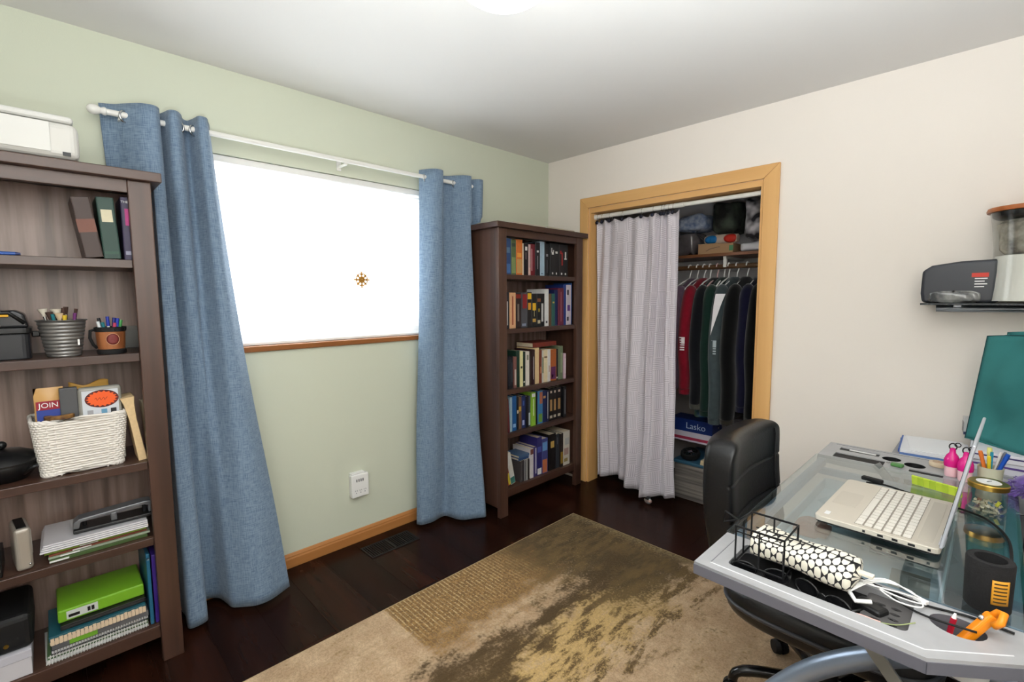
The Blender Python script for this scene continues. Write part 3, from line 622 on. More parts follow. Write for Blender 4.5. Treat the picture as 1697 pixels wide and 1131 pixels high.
B().box(-0.018, 0.014, -0.06, 0.06, 0, 0.28).build('shell', M('case_grey', (150, 148, 140), .25), cs, bevel=0.01, seg=3)
B().box(0.0142, 0.0155, -0.05, 0.05, 0.02, 0.268).build('insert_card', M('card_pale', (206, 210, 216), .5), cs)
for q, (yy, c) in enumerate([(-0.03, (160, 160, 164)), (0.008, (100, 150, 180)), (0.034, (40, 40, 44))]):
    B().box(0.0156, 0.017, yy-0.008, yy+0.008, 0.178, 0.198).build('card_print', M('print_%d' % q, c, .5), cs)
st_ = []
for i in range(36):
    r = (0.044 if i % 2 == 0 else 0.036); t = 2*PI*i/36; st_.append((0.0159, 0.004+r*math.cos(t), 0.236+r*0.66*math.sin(t)))
B().extr([(0.0157, 0.004+0.047*math.cos(2*PI*i/30), 0.236+0.032*math.sin(2*PI*i/30)) for i in range(30)], (0.0006, 0, 0)).build('sticker_rim', M('sticker_dark', (90, 24, 20), .5), cs)
B().extr(st_, (0.001, 0, 0)).build('starburst_sticker', M('sticker_orange', (240, 96, 36), .5), cs)
B().tube([(0.0172, -0.016+0.0035*k, 0.236+0.006*math.sin(k*2.1)) for k in range(11)], 0.0008, 5).build('handwriting', M('ink_dark', (110, 30, 20), .6), cs)
b = B(); b.grid(lambda u, v: (0.01*math.sin(5*u), (u-0.5)*0.11, 0.03*v+0.008*math.sin(7*u+2*v)), 14, 5)
tag(b.build('snack_wrapper', M('wrapper_yellow', (206, 160, 80), .25), smooth=True, solid=0.006, loc=(0.175, -2.775, z+0.27)), 'crinkled yellow wrapper at the back of the wicker basket', 'wrapper')
ob = thing('book', 'warped old paperback with yellowed page edges beside the basket', 'book', (0.285, -2.646, z)); ob.rotation_euler = (0.13, 0, 0)
b = B()
def warp(f): return 0.004*math.sin(f*5)
pts = [(0.0, -0.001), (.05, .0), (.16, .001), (.22, -.004), (.245, -.010)]
b.extr([(0, -0.011+y_, z_) for z_, y_ in pts]+[(0, 0.011-y_*0.8, z_) for z_, y_ in pts[::-1]], (-0.11, 0, 0)); b.build('pages', M('old_pages', (226, 196, 150), .9, var=.1, scale=80), ob)
B().extr([(0.001, 0.0115-y_*0.8, z_) for z_, y_ in pts]+[(0.001, 0.013-y_*0.8, z_) for z_, y_ in pts[::-1]], (-0.112, 0, 0)).build('cover', M('old_cover', (150, 120, 90), .7), ob)
bk = book('thin cream paperback leaning against the left bookcase post', -2.621, -2.607, 0.215, z, 0.285, (224, 208, 176), 0.11, 0.06)
for q in range(9): B().box(0.0002, 0.0009, 0.004, 0.010, 0.05+q*0.012, 0.05+q*0.012+0.004+0.003*(q % 2)).build('spine_print', M('ink_red', (120, 60, 60), .6), bk)
# fourth shelf: hard drive, papers, hole punch
z = S1[3]+0.0005
hd = thing('external_drive', 'silver external hard drive standing on the fourth shelf', 'hard drive', (0.235, -2.985, z), 0.12)
B().box(-0.07, 0.06, -0.021, 0.021, 0, 0.145).build('case', M('drive_silver', (176, 168, 156), .35, metal=.4), hd, bevel=0.012, seg=4)
B().box(-0.06, 0.05, -0.012, 0.012, 0.1445, 0.147).build('top_grille', m_black, hd, bevel=0.001)
B().box(-0.05, 0.045, 0.0205, 0.022, 0.05, 0.13).build('side_label', M('drive_label', (214, 208, 200), .5), hd)
B().ball((0.06, 0.012, 0.02), 0.004, u=8, v=6).build('power_light', m_chrome, hd, smooth=True)
bkx = thing('clip_box', 'dark clip box at the far left of the fourth shelf', 'box', (0.22, -3.06, z))
B().box(-0.05, 0.08, -0.03, 0.03, 0, 0.075).build('body', m_black, bkx, bevel=0.004)
B().box(0.0802, 0.082, -0.02, 0.025, 0.02, 0.05).build('label_plate', M('plate_grey', (120, 112, 104), .4), bkx)
stack = [('green folder at the bottom of the fourth-shelf paper stack', (70, 92, 48), .012, 0.27, -0.0), ('clear-edged folder second from the bottom of the paper stack', (150, 160, 140), .008, .28, .005),
         ('dark red folder in the middle of the paper stack', (120, 60, 40), .007, .27, 0.0), ('lime folder in the fourth-shelf paper stack', (140, 168, 66), .006, .28, -.004), ('manila folder under the clear plastic sleeves', (196, 150, 100), .008, .28, 0.002)]
zz = z
for i, (lb, c, th, ly, dy) in enumerate(stack):
    t = thing('paper_folder', lb, 'folder', (0.19, -2.787+dy, zz), 0.01*(-1)**i, group='folders on the fourth shelf'); zz += th+0.0003
    B().box(-0.105, 0.105-0.004*i, -ly/2, ly/2, 0, th).build('folder', bmat(c), t, bevel=0.001)
    B().box(0.085, 0.108-0.004*i, -ly/2+0.06*i/2, -ly/2+0.05+0.06*i/2, th*0.3, th*0.7).build('tab', m_paper, t)
sv = thing('plastic_sleeve', 'stack of clear plastic sleeves under the hole punch', 'sleeves', (0.195, -2.792, zz), -0.02)
for i in range(4):
    B().box(-0.11, 0.11-0.004*i, -0.148+0.003*i, 0.146, i*0.006, i*0.006+0.005).build('sleeve', M('sleeve_white', (206, 204, 208), .12, coat=1.0), sv, bevel=0.001)
zz += 0.0255
hp = thing('hole_punch', 'grey and black three-hole punch on the plastic sleeves', 'hole punch', (0.215, -2.737, zz), -0.03)
B().box(-0.035, 0.05, -0.117, 0.112, 0, 0.012).build('base', m_black, hp, bevel=0.003)
pp = [(-0.118, 0.012), (-0.115, 0.034), (-0.1, 0.046), (0.09, 0.058), (0.108, 0.056), (0.113, 0.04), (0.113, 0.02)]
holes = [(-0.095, -0.012), (0.008, 0.1)]
b = B()
b.extr([(-0.02, y_, z_) for y_, z_ in [(-0.118, 0.012), (-0.115, 0.034), (-0.1, 0.046), (0.09, 0.058), (0.108, 0.056), (0.113, 0.04), (0.113, 0.033), (0.09, 0.044), (-0.095, 0.034), (-0.1, 0.012)]], (0.055, 0, 0))
b.box(-0.02, 0.035, -0.012, 0.006, 0.012, 0.042).box(-0.02, 0.035, 0.1, 0.1125, 0.012, 0.045)
b.build('lever', M('punch_grey', (112, 114, 118), .3, metal=.4), hp, bevel=0.003)
b = B()
for yy in (-0.085, -0.005, 0.09): b.cyl((0.012, yy, 0.012), (0.012, yy, 0.04), 0.007, n=12)
b.build('punch_pins', m_black, hp)
# bottom shelf
z = S1[4]+0.0005
wbx = thing('white_box', 'white cardboard box at the left of the bottom shelf', 'box', (0.17, -3.075, z))
B().box(-0.12, 0.14, -0.09, 0.09, 0, 0.085).build('body', M('white_card', (206, 202, 206), .7), wbx, bevel=0.002)
B().box(-0.122, 0.142, -0.092, 0.092, 0.06, 0.088).build('lid', M('white_card2', (196, 194, 202), .7), wbx, bevel=0.002)
bg = thing('black_pouch', 'black pouch with a brass snap on the white box', 'pouch', (0.17, -3.07, z+0.0885))
B().box(-0.12, 0.13, -0.09, 0.095, 0, 0.12).build('body', M('pouch_black', (16, 16, 17), .6), bg, bevel=0.02, seg=3)
B().lathe([(0, 0), (0.007, 0), (0.006, 0.003), (0, 0.0035)], n=14).build('snap', m_gold, bg, loc=(0.13, 0.03, 0.03))
bg.children[1].rotation_euler = (0, PI/2, 0)
zz = z
nb = [('white spiral notebook at the bottom of the bottom-shelf stack', (206, 206, 204), .014, .285, 'white'), ('green-covered spiral notebook second in the bottom-shelf stack', (80, 110, 70), .013, .28, 'white'),
      ('black spiral notebook with grey coil in the stack', (60, 62, 70), .016, .272, 'grey'), ('grey notebook with a lime spine patch', (112, 112, 112), .02, .268, None)]
for i, (lb, c, th, ly, coil) in enumerate(nb):
    t = thing('notebook', lb, 'notebook', (0.19, -2.812+0.004*i, zz), 0.012*(-1)**i, group='notebooks on the bottom shelf')
    b = B(); b.box(-0.1, 0.105, -ly/2, ly/2, 0, 0.0015).box(-0.1, 0.105, -ly/2, ly/2, th-0.0015, th); b.build('cover', bmat(c), t)
    B().box(-0.099, 0.098, -ly/2+0.002, ly/2-0.002, 0.0015, th-0.0015).build('pages', m_paper, t)
    if coil:
        b = B(); n = 34
        for q in range(n):
            yy = -ly/2+0.008+(ly-0.016)*q/(n-1); b.tube([(0.106+0.007*math.cos(a_), yy, th/2+(th/2+0.0015)*math.sin(a_)) for a_ in [k*PI/4 for k in range(8)]], 0.0011, 5, closed=True)
        b.build('coil', m_white if coil == 'white' else m_chrome, t)
    else:
        B().box(0.105, 0.1065, -ly/2, ly/2, 0, th).build('spine', bmat((104, 104, 106)), t)
        B().box(0.1066, 0.1075, -ly/2+0.045, -ly/2+0.12, 0.001, th-0.001).build('spine_patch', M('patch_lime', (120, 180, 50), .5), t)
    zz += th+0.0006
pl = thing('planner', 'teal planner with cream index tabs along its front edge', 'planner', (0.19, -2.805, zz))
B().box(-0.1, 0.11, -0.136, 0.132, 0.012, 0.03).build('cover', M('planner_teal', (30, 84, 96), .4), pl, bevel=0.002)
B().box(-0.098, 0.108, -0.134, 0.13, 0, 0.012).build('pages', m_page, pl)
for q in range(24):
    yy = -0.132+q*0.011; B().box(0.1085, 0.1165, yy, yy+0.0095, 0.0015, 0.024-0.002*(q % 2)).build('index_tab', M('tab_cream', (222, 198, 168), .7), pl)
zz += 0.0305
t = thing('binder', 'slim black binder under the green ink box', 'binder', (0.17, -2.785, zz)); B().box(-0.1, 0.115, -0.125, 0.115, 0, 0.018).build('cover', m_black, t, bevel=0.002); B().box(-0.098, 0.1165, -0.12, 0.11, 0.005, 0.013).build('pages', M('dark_pages', (50, 48, 46), .8), t); zz += 0.0185
t = thing('ink_box', 'lime green box with a white label on the notebook stack', 'box', (0.165, -2.787, zz))
B().box(-0.1, 0.1, -0.128, 0.116, 0, 0.045).build('carton', M('lime_carton', (120, 176, 40), .35), t, bevel=0.006, seg=3)
B().box(0.1002, 0.1012, -0.105, -0.02, 0.008, 0.037).build('label', M('carton_label', (206, 210, 206), .5), t)
B().box(0.1013, 0.1018, -0.1, -0.07, 0.014, 0.024).build('label_print', m_black, t)
for yy in (-0.034, -0.045): B().box(0.1013, 0.1018, yy-0.004, yy+0.004, 0.014, 0.03).build('label_print', m_black, t)
for lb, y0, y1, c, hh in [('teal binder standing at the right of the bottom left shelf', -2.662, -2.65, (36, 100, 130), .285), ('purple binder standing against the bottom left shelf post', -2.646, -2.604, (62, 38, 128), .275)]:
    t = thing('binder', lb, 'binder', (0.296, y0, z), group='binders on the bottom shelf')
    B().box(-0.24, 0, 0, y1-y0, 0, hh).build('cover', M('binder_%d' % c[0], c, .35), t, bevel=0.003)
    B().box(-0.241, -0.22, (y1-y0)*.2, (y1-y0)*.8, 0.006, hh-0.005).build('pages', m_paper, t)
    B().tube([(0.0004, (y1-y0)/2+0.004*math.cos(k*PI/5), hh-0.02+0.004*math.sin(k*PI/5)) for k in range(10)], 0.001, 5, closed=True).build('finger_ring', m_chrome, t)

# ================================================================== WALL SMALL THINGS
ot = thing('wall_adapter', 'white plug-in outlet adapter with ports low on the green wall', 'outlet', (0, -1.655, 0.345))
B().box(0, 0.036, -0.052, 0.052, -0.07, 0.062).build('housing', m_white, ot, bevel=0.005)
B().box(0.0, 0.03, -0.048, 0.03, 0.0625, 0.072).build('phone_ledge', m_white, ot, bevel=0.002)
for k in range(4): B().box(0.036, 0.0368, -0.024+k*0.0125, -0.018+k*0.0125, 0.02, 0.036).build('usb_port', M('port_grey', (90, 90, 96), .5), ot)
for k in range(3):
    y0 = -0.026+k*0.026; b = B(); b.box(0.036, 0.0367, y0-0.006, y0-0.004, -0.034, -0.026).box(0.036, 0.0367, y0+0.004, y0+0.006, -0.034, -0.026).box(0.036, 0.0367, y0-0.002, y0+0.002, -0.046, -0.041)
    b.build('socket', M('port_grey', (90, 90, 96), .5), ot)
vt = thing('floor_register', 'black floor vent register beneath the window', 'vent', (0.165, -1.548, 0.0))
b = B(); b.box(-0.07, 0.07, -0.15, -0.142, 0, 0.005).box(-0.07, 0.07, 0.142, 0.15, 0, 0.005).box(-0.07, -0.058, -0.142, 0.142, 0, 0.005).box(0.058, 0.07, -0.142, 0.142, 0, 0.005)
b.build('frame', m_blackm, vt, bevel=0.001)
for k in range(22):
    yy = -0.136+k*0.013; B().box(-0.058, 0.058, yy, yy+0.006, 0.0005, 0.0045).build('louver', m_blackm, vt)
B().box(-0.058, 0.058, -0.003, 0.003, 0.0045, 0.0055).build('lever_bar', m_black, vt)
# ceiling light
LX, LY = 1.372, -1.777
cl = thing('ceiling_light', 'white glass dome ceiling light at the top of the photo', 'ceiling light', (LX, LY, H))
B().lathe([(0.0, 0.0), (0.15, 0.0), (0.152, -0.012), (0.14, -0.022), (0.0, -0.022)], n=40).build('base_pan', m_wmetal, cl, smooth='auto')
m_dome = M('dome_glass', (255, 250, 238), .4, emit=3.5)
B().lathe([(0.158, -0.022), (0.158, -0.035), (0.145, -0.06), (0.115, -0.082), (0.07, -0.097), (0.02, -0.103), (0.0, -0.1035)], n=40).build('glass_dome', m_dome, cl, smooth=True)

# ================================================================== RUG
def rug_material():
    m = bpy.data.materials.new('rug_pile'); m.use_nodes = True; nt = m.node_tree; bs = nt.nodes['Principled BSDF']
    bs.inputs['Roughness'].default_value = 1.0; bs.inputs['Specular IOR Level'].default_value = 0.05; bs.inputs['Sheen Weight'].default_value = 0.1
    tc = nt.nodes.new('ShaderNodeTexCoord'); sp = nt.nodes.new('ShaderNodeSeparateXYZ'); nt.links.new(tc.outputs['Object'], sp.inputs[0])
    def mth(op, a, b_=None, clamp=False):
        n = nt.nodes.new('ShaderNodeMath'); n.operation = op; n.use_clamp = clamp
        for i, v in enumerate((a, b_)):
            if v is None: continue
            if isinstance(v, (int, float)): n.inputs[i].default_value = v
            else: nt.links.new(v, n.inputs[i])
        return n.outputs[0]
    def noise(scale, stretch=(1, 1, 1), detail=5.0, rough=0.6):
        mp = nt.nodes.new('ShaderNodeMapping'); mp.inputs['Scale'].default_value = stretch; nt.links.new(tc.outputs['Object'], mp.inputs[0])
        n = nt.nodes.new('ShaderNodeTexNoise'); n.inputs['Scale'].default_value = scale; n.inputs['Detail'].default_value = detail; n.inputs['Roughness'].default_value = rough
        nt.links.new(mp.outputs[0], n.inputs['Vector']); return n.outputs['Fac']
    def ss(v, a, b_):
        n = nt.nodes.new('ShaderNodeMapRange'); n.interpolation_type = 'SMOOTHSTEP'; nt.links.new(v, n.inputs[0])
        n.inputs[1].default_value = a; n.inputs[2].default_value = b_; n.inputs[3].default_value = 0; n.inputs[4].default_value = 1
        if a > b_: n.inputs[1].default_value = b_; n.inputs[2].default_value = a; n.inputs[3].default_value = 1; n.inputs[4].default_value = 0
        return n.outputs[0]
    def mix(f, a, b_):
        n = nt.nodes.new('ShaderNodeMix'); n.data_type = 'RGBA'; nt.links.new(f, n.inputs[0])
        for i, v in ((6, a), (7, b_)):
            if isinstance(v, tuple): n.inputs[i].default_value = lin(v)
            else: nt.links.new(v, n.inputs[i])
        return n.outputs[2]
    mul = lambda *v: v[0] if len(v) == 1 else mth('MULTIPLY', v[0], mul(*v[1:]))
    X, Y = sp.outputs[0], sp.outputs[1]
    nf = noise(85, detail=6, rough=.75); nm_ = noise(10, detail=6); nst = noise(8, (2.4, 0.8, 1), 6, 0.65); nfine = noise(170, detail=2); nlo = noise(3.2, detail=3)
    def brk(m_, amt=1.1, lo=.12, hi=.95): return ss(mth('ADD', m_, mth('MULTIPLY', mth('ADD', mth('SUBTRACT', nf, .5), mth('MULTIPLY', mth('SUBTRACT', nst, .5), .8)), amt*1.9)), lo, hi)
    wx = mth('ADD', X, mth('MULTIPLY', mth('SUBTRACT', nm_, 0.5), 0.28)); wy = mth('ADD', Y, mth('MULTIPLY', mth('SUBTRACT', nm_, 0.5), 0.34))
    col = mix(ss(nm_, .35, .7), (176, 147, 116), (196, 169, 137))
    # caramel ribbed patch with a cut end near y=-1.87
    patch = mul(ss(mth('ADD', Y, mth('MULTIPLY', mth('SUBTRACT', nf, .5), .05)), -1.90, -1.85), ss(wx, 1.2, 0.86))
    rib = mth('SINE', mth('ADD', mth('MULTIPLY', Y, 2*PI/0.02), mth('MULTIPLY', nm_, 2.5))); rib = ss(rib, 0.2, 0.95)
    ribm = mul(rib, ss(wy, -1.0, -1.4), ss(nst, .3, .55), ss(wx, 1.02, .88))
    caramel = mix(ss(nf, .4, .62), (108, 80, 44), (154, 118, 70))
    caramel = mix(mul(ribm, ss(nf, .35, .6)), caramel, (202, 176, 132))
    col = mix(mth('MULTIPLY', brk(patch, .6, .0, .7), .95), col, caramel)
    # gold mottled field with dark flecks
    gold = mul(ss(wx, 1.08, 1.34), ss(wx, 1.72, 1.40), ss(wy, -2.3, -1.8), ss(wy, -0.62, -0.95))
    col = mix(brk(mul(gold, mth('ADD', .45, mth('MULTIPLY', nst, .9))), .9, .1, .9), col, (190, 158, 104))
    spk = mul(ss(wx, 1.05, 1.25), ss(wx, 1.75, 1.58), ss(Y, -2.3, -1.8), ss(nst, .42, .62))
    col = mix(mul(brk(spk, 1.3, .2, .9), ss(nf, .62, .48)), col, (92, 73, 45))
    # olive field over the far corner
    oliv = mul(ss(wy, -1.36, -0.82), ss(wx, 1.64, 1.30))
    olc = mix(ss(nst, .38, .62), (66, 53, 30), (104, 84, 50)); olc = mix(mul(ss(nf, .55, .7), ss(nlo, .4, .6)), olc, (160, 134, 92))
    col = mix(mth('MULTIPLY', brk(oliv, .9, .05, .7), .96), col, olc)
    # dark streak running down the rug
    cx_ = mth('ADD', 1.20, mth('MULTIPLY', mth('ADD', Y, 1.0), -0.06)); dist = mth('ABSOLUTE', mth('SUBTRACT', wx, cx_))
    wid = mth('ADD', 0.055, mth('MULTIPLY', ss(Y, -1.4, -2.0), 0.10))
    strk = mul(ss(mth('SUBTRACT', dist, wid), .10, -.07), ss(Y, -0.6, -0.8))
    col = mix(mth('MULTIPLY', brk(strk, 1.0, .2, 1.0), .95), col, (72, 56, 34))
    # green flecks on the tan side
    fleck = mul(ss(wx, 1.5, 1.62), ss(nm_, .60, .68), ss(nf, .42, .6))
    col = mix(fleck, col, (98, 84, 56))
    edge = mul(ss(Y, -0.60, -0.53), ss(nf, .4, .6)); col = mix(mth('MULTIPLY', edge, .55), col, (160, 140, 102))
    col = mix(mth('MULTIPLY', ss(nfine, .6, .4), .3), col, (92, 74, 50))
    nt.links.new(col, bs.inputs['Base Color'])
    bp = nt.nodes.new('ShaderNodeBump'); bp.inputs['Strength'].default_value = 0.5; bp.inputs['Distance'].default_value = 0.004
    nt.links.new(mth('ADD', nfine, mth('MULTIPLY', mul(patch, rib), .6)), bp.inputs['Height']); nt.links.new(bp.outputs[0], bs.inputs['Normal'])
    return m
rg = thing('area_rug', 'tan and olive abstract area rug on the dark floor', 'rug', (0, 0, 0.0005))
B().box(0.672, 2.32, -2.95, -0.515, 0, 0.009).build('pile', rug_material(), rg, bevel=0.003)
b = B(); b.tube([(0.669, -2.953, 0.004), (2.323, -2.953, 0.004), (2.323, -0.512, 0.004), (0.669, -0.512, 0.004)], 0.0038, 8, closed=True)
b.build('edge_binding', M('rug_binding', (168, 146, 110), .9), rg)
RUGZ = 0.0098

# ================================================================== CLOSET
cr = thing('closet_tension_rod', 'white tension rod across the top of the closet opening', 'curtain rod', (0.985, 0.058, 1.985))
B().cyl((-0.56, 0, 0.002), (0.10, 0, 0.0), 0.0155, n=16).build('outer_tube', m_wmetal, cr, smooth='auto'); B().cyl((0.10, 0, 0), (0.565, 0, 0), 0.0135, n=16).build('inner_tube', m_wmetal, cr, smooth='auto')
for s_ in (-1, 1): B().cyl((s_*0.557, 0, 0), (s_*0.5745, 0, 0), 0.019, 0.022, 16).build('rubber_end', m_wmetal, cr, smooth='auto')
def basket_mat():
    m = bpy.data.materials.new('grey_satin_blocks'); m.use_nodes = True; nt = m.node_tree; bs = nt.nodes['Principled BSDF']
    bs.inputs['Roughness'].default_value = 0.5; bs.inputs['Sheen Weight'].default_value = 0.3
    uv = nt.nodes.new('ShaderNodeUVMap'); sp = nt.nodes.new('ShaderNodeSeparateXYZ'); nt.links.new(uv.outputs[0], sp.inputs[0])
    def mth(op, a, b_=None):
        n = nt.nodes.new('ShaderNodeMath'); n.operation = op
        for i, v in enumerate((a, b_)):
            if v is None: continue
            if isinstance(v, (int, float)): n.inputs[i].default_value = v
            else: nt.links.new(v, n.inputs[i])
        return n.outputs[0]
    u, v = sp.outputs[0], sp.outputs[1]
    chk = mth('MODULO', mth('ADD', mth('FLOOR', mth('MULTIPLY', u, 12)), mth('FLOOR', mth('MULTIPLY', v, 22))), 2)
    s1 = mth('SINE', mth('MULTIPLY', u, 2*PI*96)); s2 = mth('SINE', mth('MULTIPLY', v, 2*PI*150))
    st = mth('ADD', mth('MULTIPLY', s1, chk), mth('MULTIPLY', s2, mth('SUBTRACT', 1, chk)))
    r = nt.nodes.new('ShaderNodeValToRGB'); r.color_ramp.elements[0].position = 0.15; r.color_ramp.elements[1].position = 0.6
    r.color_ramp.elements[0].color = lin((184, 176, 184)); r.color_ramp.elements[1].color = lin((222, 215, 221))
    nt.links.new(mth('ADD', mth('MULTIPLY', st, .5), .5), r.inputs[0]); nt.links.new(r.outputs[0], bs.inputs['Base Color'])
    return m
cc = thing('closet_curtain', 'silver grey block-striped curtain hanging in the closet opening', 'curtain', (0, 0, 0))
NU, NV = 170, 50
ctop = cat([(.425, .05, 0), (.46, .075, 0), (.50, .05, 0), (.53, .075, 0), (.585, .055, 0), (.64, .062, 0), (.70, .075, 0), (.75, .055, 0), (.80, .07, 0), (.83, .09, 0), (.855, .05, 0), (.885, .045, 0), (.91, .08, 0), (.935, .055, 0), (.955, .085, 0), (.985, .05, 0), (1.02, .07, 0), (1.055, .06, 0)], NU)
cbot = cat([(.45, .05, 0), (.49, .035, 0), (.54, .04, 0), (.555, .085, 0), (.60, .10, 0), (.645, .075, 0), (.70, .03, 0), (.76, -.02, 0), (.82, .04, 0), (.855, .055, 0), (.875, -.03, 0), (.905, -.035, 0), (.95, .03, 0), (1.0, .04, 0), (1.05, .015, 0), (1.09, .03, 0)], NU)
def ccf(u, v):
    i = min(int(round(u*(NU-1))), NU-1); p = ctop[i].lerp(cbot[i], v**1.15)
    z = 1.958+(0.055+0.02*math.sin(u*7)-1.958)*v; sag = -0.018*abs(math.sin(u*PI*9))*(1-v)**8
    dp = 0.016*math.sin(u*2*PI*8.5+1.3*math.sin(3*v))*min(1, v*3)
    return (p.x+0.006*math.sin(14*v+5*u)*v, p.y+dp+0.005*math.sin(9*v+11*u)*v, z+sag)
co = B().grid(ccf, NU, NV).build('fabric', basket_mat(), cc, smooth=True, solid=0.0015)
uvl = co.data.uv_layers.new(name='UVMap')
for lp in co.data.loops:
    vi = lp.vertex_index; uvl.data[lp.index].uv = ((vi % NU)/(NU-1), (vi//NU)/(NV-1))
m_navy = M('navy_bead', (22, 24, 44), .35)
for xx in (.43, .47, .535, .64, .79, .875, .935, .955, .985, 1.015):
    r_ = B(); r_.tube([(xx+0.0005*k, 0.058+0.018*math.sin(k*PI/7), 1.981+0.021*math.cos(k*PI/7)) for k in range(14)], 0.0014, 6, closed=True)
    ro = r_.build('curtain_ring', m_chrome, cc, smooth=True); B().ball((xx, 0.045, 1.945), 0.013, (1, .7, 1), 12, 8).build('bead', m_navy, ro, smooth=True)
# shelf, cleat and hanging pole
csf = thing('closet_shelf', 'brown wooden closet shelf above the hanging clothes', 'shelf', (0, 0, 0))
B().box(0.102, 1.738, 0.36, 0.738, 1.672, 1.692).build('board', M('closet_shelf_wood', (128, 80, 48), .45, rgb2=(106, 64, 36), scale=9, stretch=(.05, 1, 1)), csf, bevel=0.002)
B().box(0.102, 1.738, 0.718, 0.738, 1.59, 1.672).build('cleat', m_closet, csf)
b = B(); b.box(1.205, 1.225, 0.40, 0.735, 1.655, 1.672).box(1.205, 1.225, 0.405, 0.42, 1.60, 1.66); b.build('bracket', m_wmetal, csf)
cp = thing('closet_pole', 'brown wooden hanging pole under the closet shelf', 'pole', (0, 0.425, 1.605))
B().cyl((0.101, 0, 0), (1.739, 0, 0), 0.016, n=16).build('dowel', M('pole_wood', (96, 66, 40), .5, var=.3, scale=8, stretch=(.1, 1, 1)), cp, smooth='auto')
for xx, s_ in ((0.101, 1), (1.739, -1)): B().cyl((xx, 0, 0), (xx+s_*0.014, 0, 0), 0.026, n=16).build('socket', m_wmetal, cp)
PY, PZ = 0.425, 1.605
def hanger(label, x, mat, rz=0.0):
    t = thing('clothes_hanger', label, 'hanger', (x, PY, PZ), rz, group='hangers on the closet pole')
    pts = [(0, 0.0 + 0.0215*math.cos(a_), 0.0 + 0.0215*math.sin(a_)) for a_ in [math.radians(d) for d in range(-20, 200, 20)]]
    pts = pts[::-1]
    pts = [p for p in pts]; pts.append((0, 0.021, -0.02)); pts.append((0, 0.004, -0.05)); pts.append((0, 0, -0.075))
    B().tube(pts, 0.0042, 8).build('hook', mat, t, smooth=True)
    B().tube([(0, -0.20, -0.155), (0, -0.10, -0.105), (0, 0, -0.075), (0, 0.10, -0.105), (0, 0.20, -0.155), (0, 0.19, -0.168), (0, -0.19, -0.168)], 0.0048, 8, closed=True).build('shoulder_bar', mat, t, smooth=True)
    return t
def garment(label, catg, x, mat, zs, zb, w=0.034, sl=0.055, cuff=None, extra=None, dy=0.0, rz=0.0, nm='sweatshirt'):
    t = thing(nm, label, catg, (x, PY, 0), rz, group='clothes hanging in the closet')
    b = B(); X_, Y_ = Vector((1, 0, 0)), Vector((0, 1, 0))
    prof = [(1.532, .035, .02), (1.52, .07, .03), (1.495, .12, .034), (1.46, .185, .036), (1.425, .215, .038), (1.36, .222, w*.9), (1.2, .215, w), (1.0, .212, w*.95), (zb+0.03, .21, w*.9), (zb, .205, w*.85)]
    b.loft([b.ring((0.004*math.sin(z_*9+x*40), 0, z_), X_, Y_, t_, w_, 20) for z_, w_, t_ in prof]); b.build('body', mat, t, smooth='auto')
    for s_, nm2 in ((-1, 'sleeve'), (1, 'sleeve')):
        P = [(0.0, s_*.17, 1.45), (0.004, s_*.215, 1.40), (0.0, s_*.245+dy*s_, 1.25), (-0.006, s_*.255+dy*s_, 1.05), (0.004, s_*.25+dy*s_, (zs+1.05)/2), (0.0, s_*.245+dy*s_, zs+0.06), (0.0, s_*.245+dy*s_, zs+.03)]
        so = B().tube(cat(P, 16), [sl*.75, sl*.9, sl, sl*1.05, sl*1.05, sl*1.04, sl*1.02, sl, sl*.98, sl*.96, sl*.95, sl*.95, sl*.93, sl*.9, sl*.85, sl*.7], 16, flat=.75).build('sleeve', mat, t, smooth=True)
        B().cyl((0, s_*(.245+dy), zs+0.04), (0, s_*(.245+dy), zs), sl*.72, sl*.66, 16).build('cuff', cuff or mat, so, smooth='auto')
        if extra and s_ < 0: extra(t, so)
    return t
def flag(t, so, z0, col, r=0.057, w2=0.45, dy=0.25):
    for q in range(6):
        zq = z0-q*0.016; f = (lambda u, v, zq=zq, q=q: (.75*(r+0.0015)*math.sin((u-0.5)*2*w2), -dy-(r+0.0015)*math.cos((u-0.5)*2*w2), zq+0.008*v))
        B().grid(f, 8, 2).build('flag_stripe', col, so, solid=0.001)
    f = lambda u, v: (.75*(r+0.003)*math.sin(0.02+u*w2), -dy-(r+0.003)*math.cos(0.02+u*w2), z0-0.036+0.044*v)
    B().grid(f, 6, 3).build('flag_canton', col, so, solid=0.001)
m_fl = M('flag_white', (214, 206, 208), .8); m_flg = M('flag_grey', (150, 160, 164), .8)
fab = lambda n, c: M('fabric_'+n, c, .95, var=.18, scale=30, bump=.15, spec=.1, sheen=.2)
def stripe(t, so):
    f = lambda u, v: (-0.02+0.05*(1-v)*0.6+0.035*(u-0.5)*(0.35+v)+0.0, -0.24-0.052*math.cos((u-0.5)*1.0)-0.012*(1-v)-0.002, 1.12+0.34*v)
    b = B(); b.grid(lambda u, v: (0.012+0.038*v*(u-0.5)*1.6-0.03*(1-v)+0.02*v, -0.262-0.042+0.05*max(0, v-0.75), 1.16+0.26*v), 6, 8)
    b.build('white_shoulder_stripe', M('stripe_white', (214, 210, 212), .8), so, solid=0.002)
    flag(t, so, 1.12, m_flg, .056)
garment('muted purple sweatshirt behind the red one on the closet pole', 'sweatshirt', .99, fab('mauve', (94, 74, 90)), .78, .80)
garment('dark red sweatshirt with a white flag on its sleeve', 'sweatshirt', 1.065, fab('red', (120, 16, 34)), .75, .82, extra=lambda t, so: flag(t, so, 1.13, m_fl))
garment('black hooded sweatshirt hanging right of the red one', 'sweatshirt', 1.145, fab('black', (14, 15, 20)), .66, .70, cuff=fab('olive', (76, 76, 70)))
garment('dark green sweatshirt hanging between black and grey ones', 'sweatshirt', 1.205, fab('green', (18, 40, 33)), .62, .66, dy=-.02)
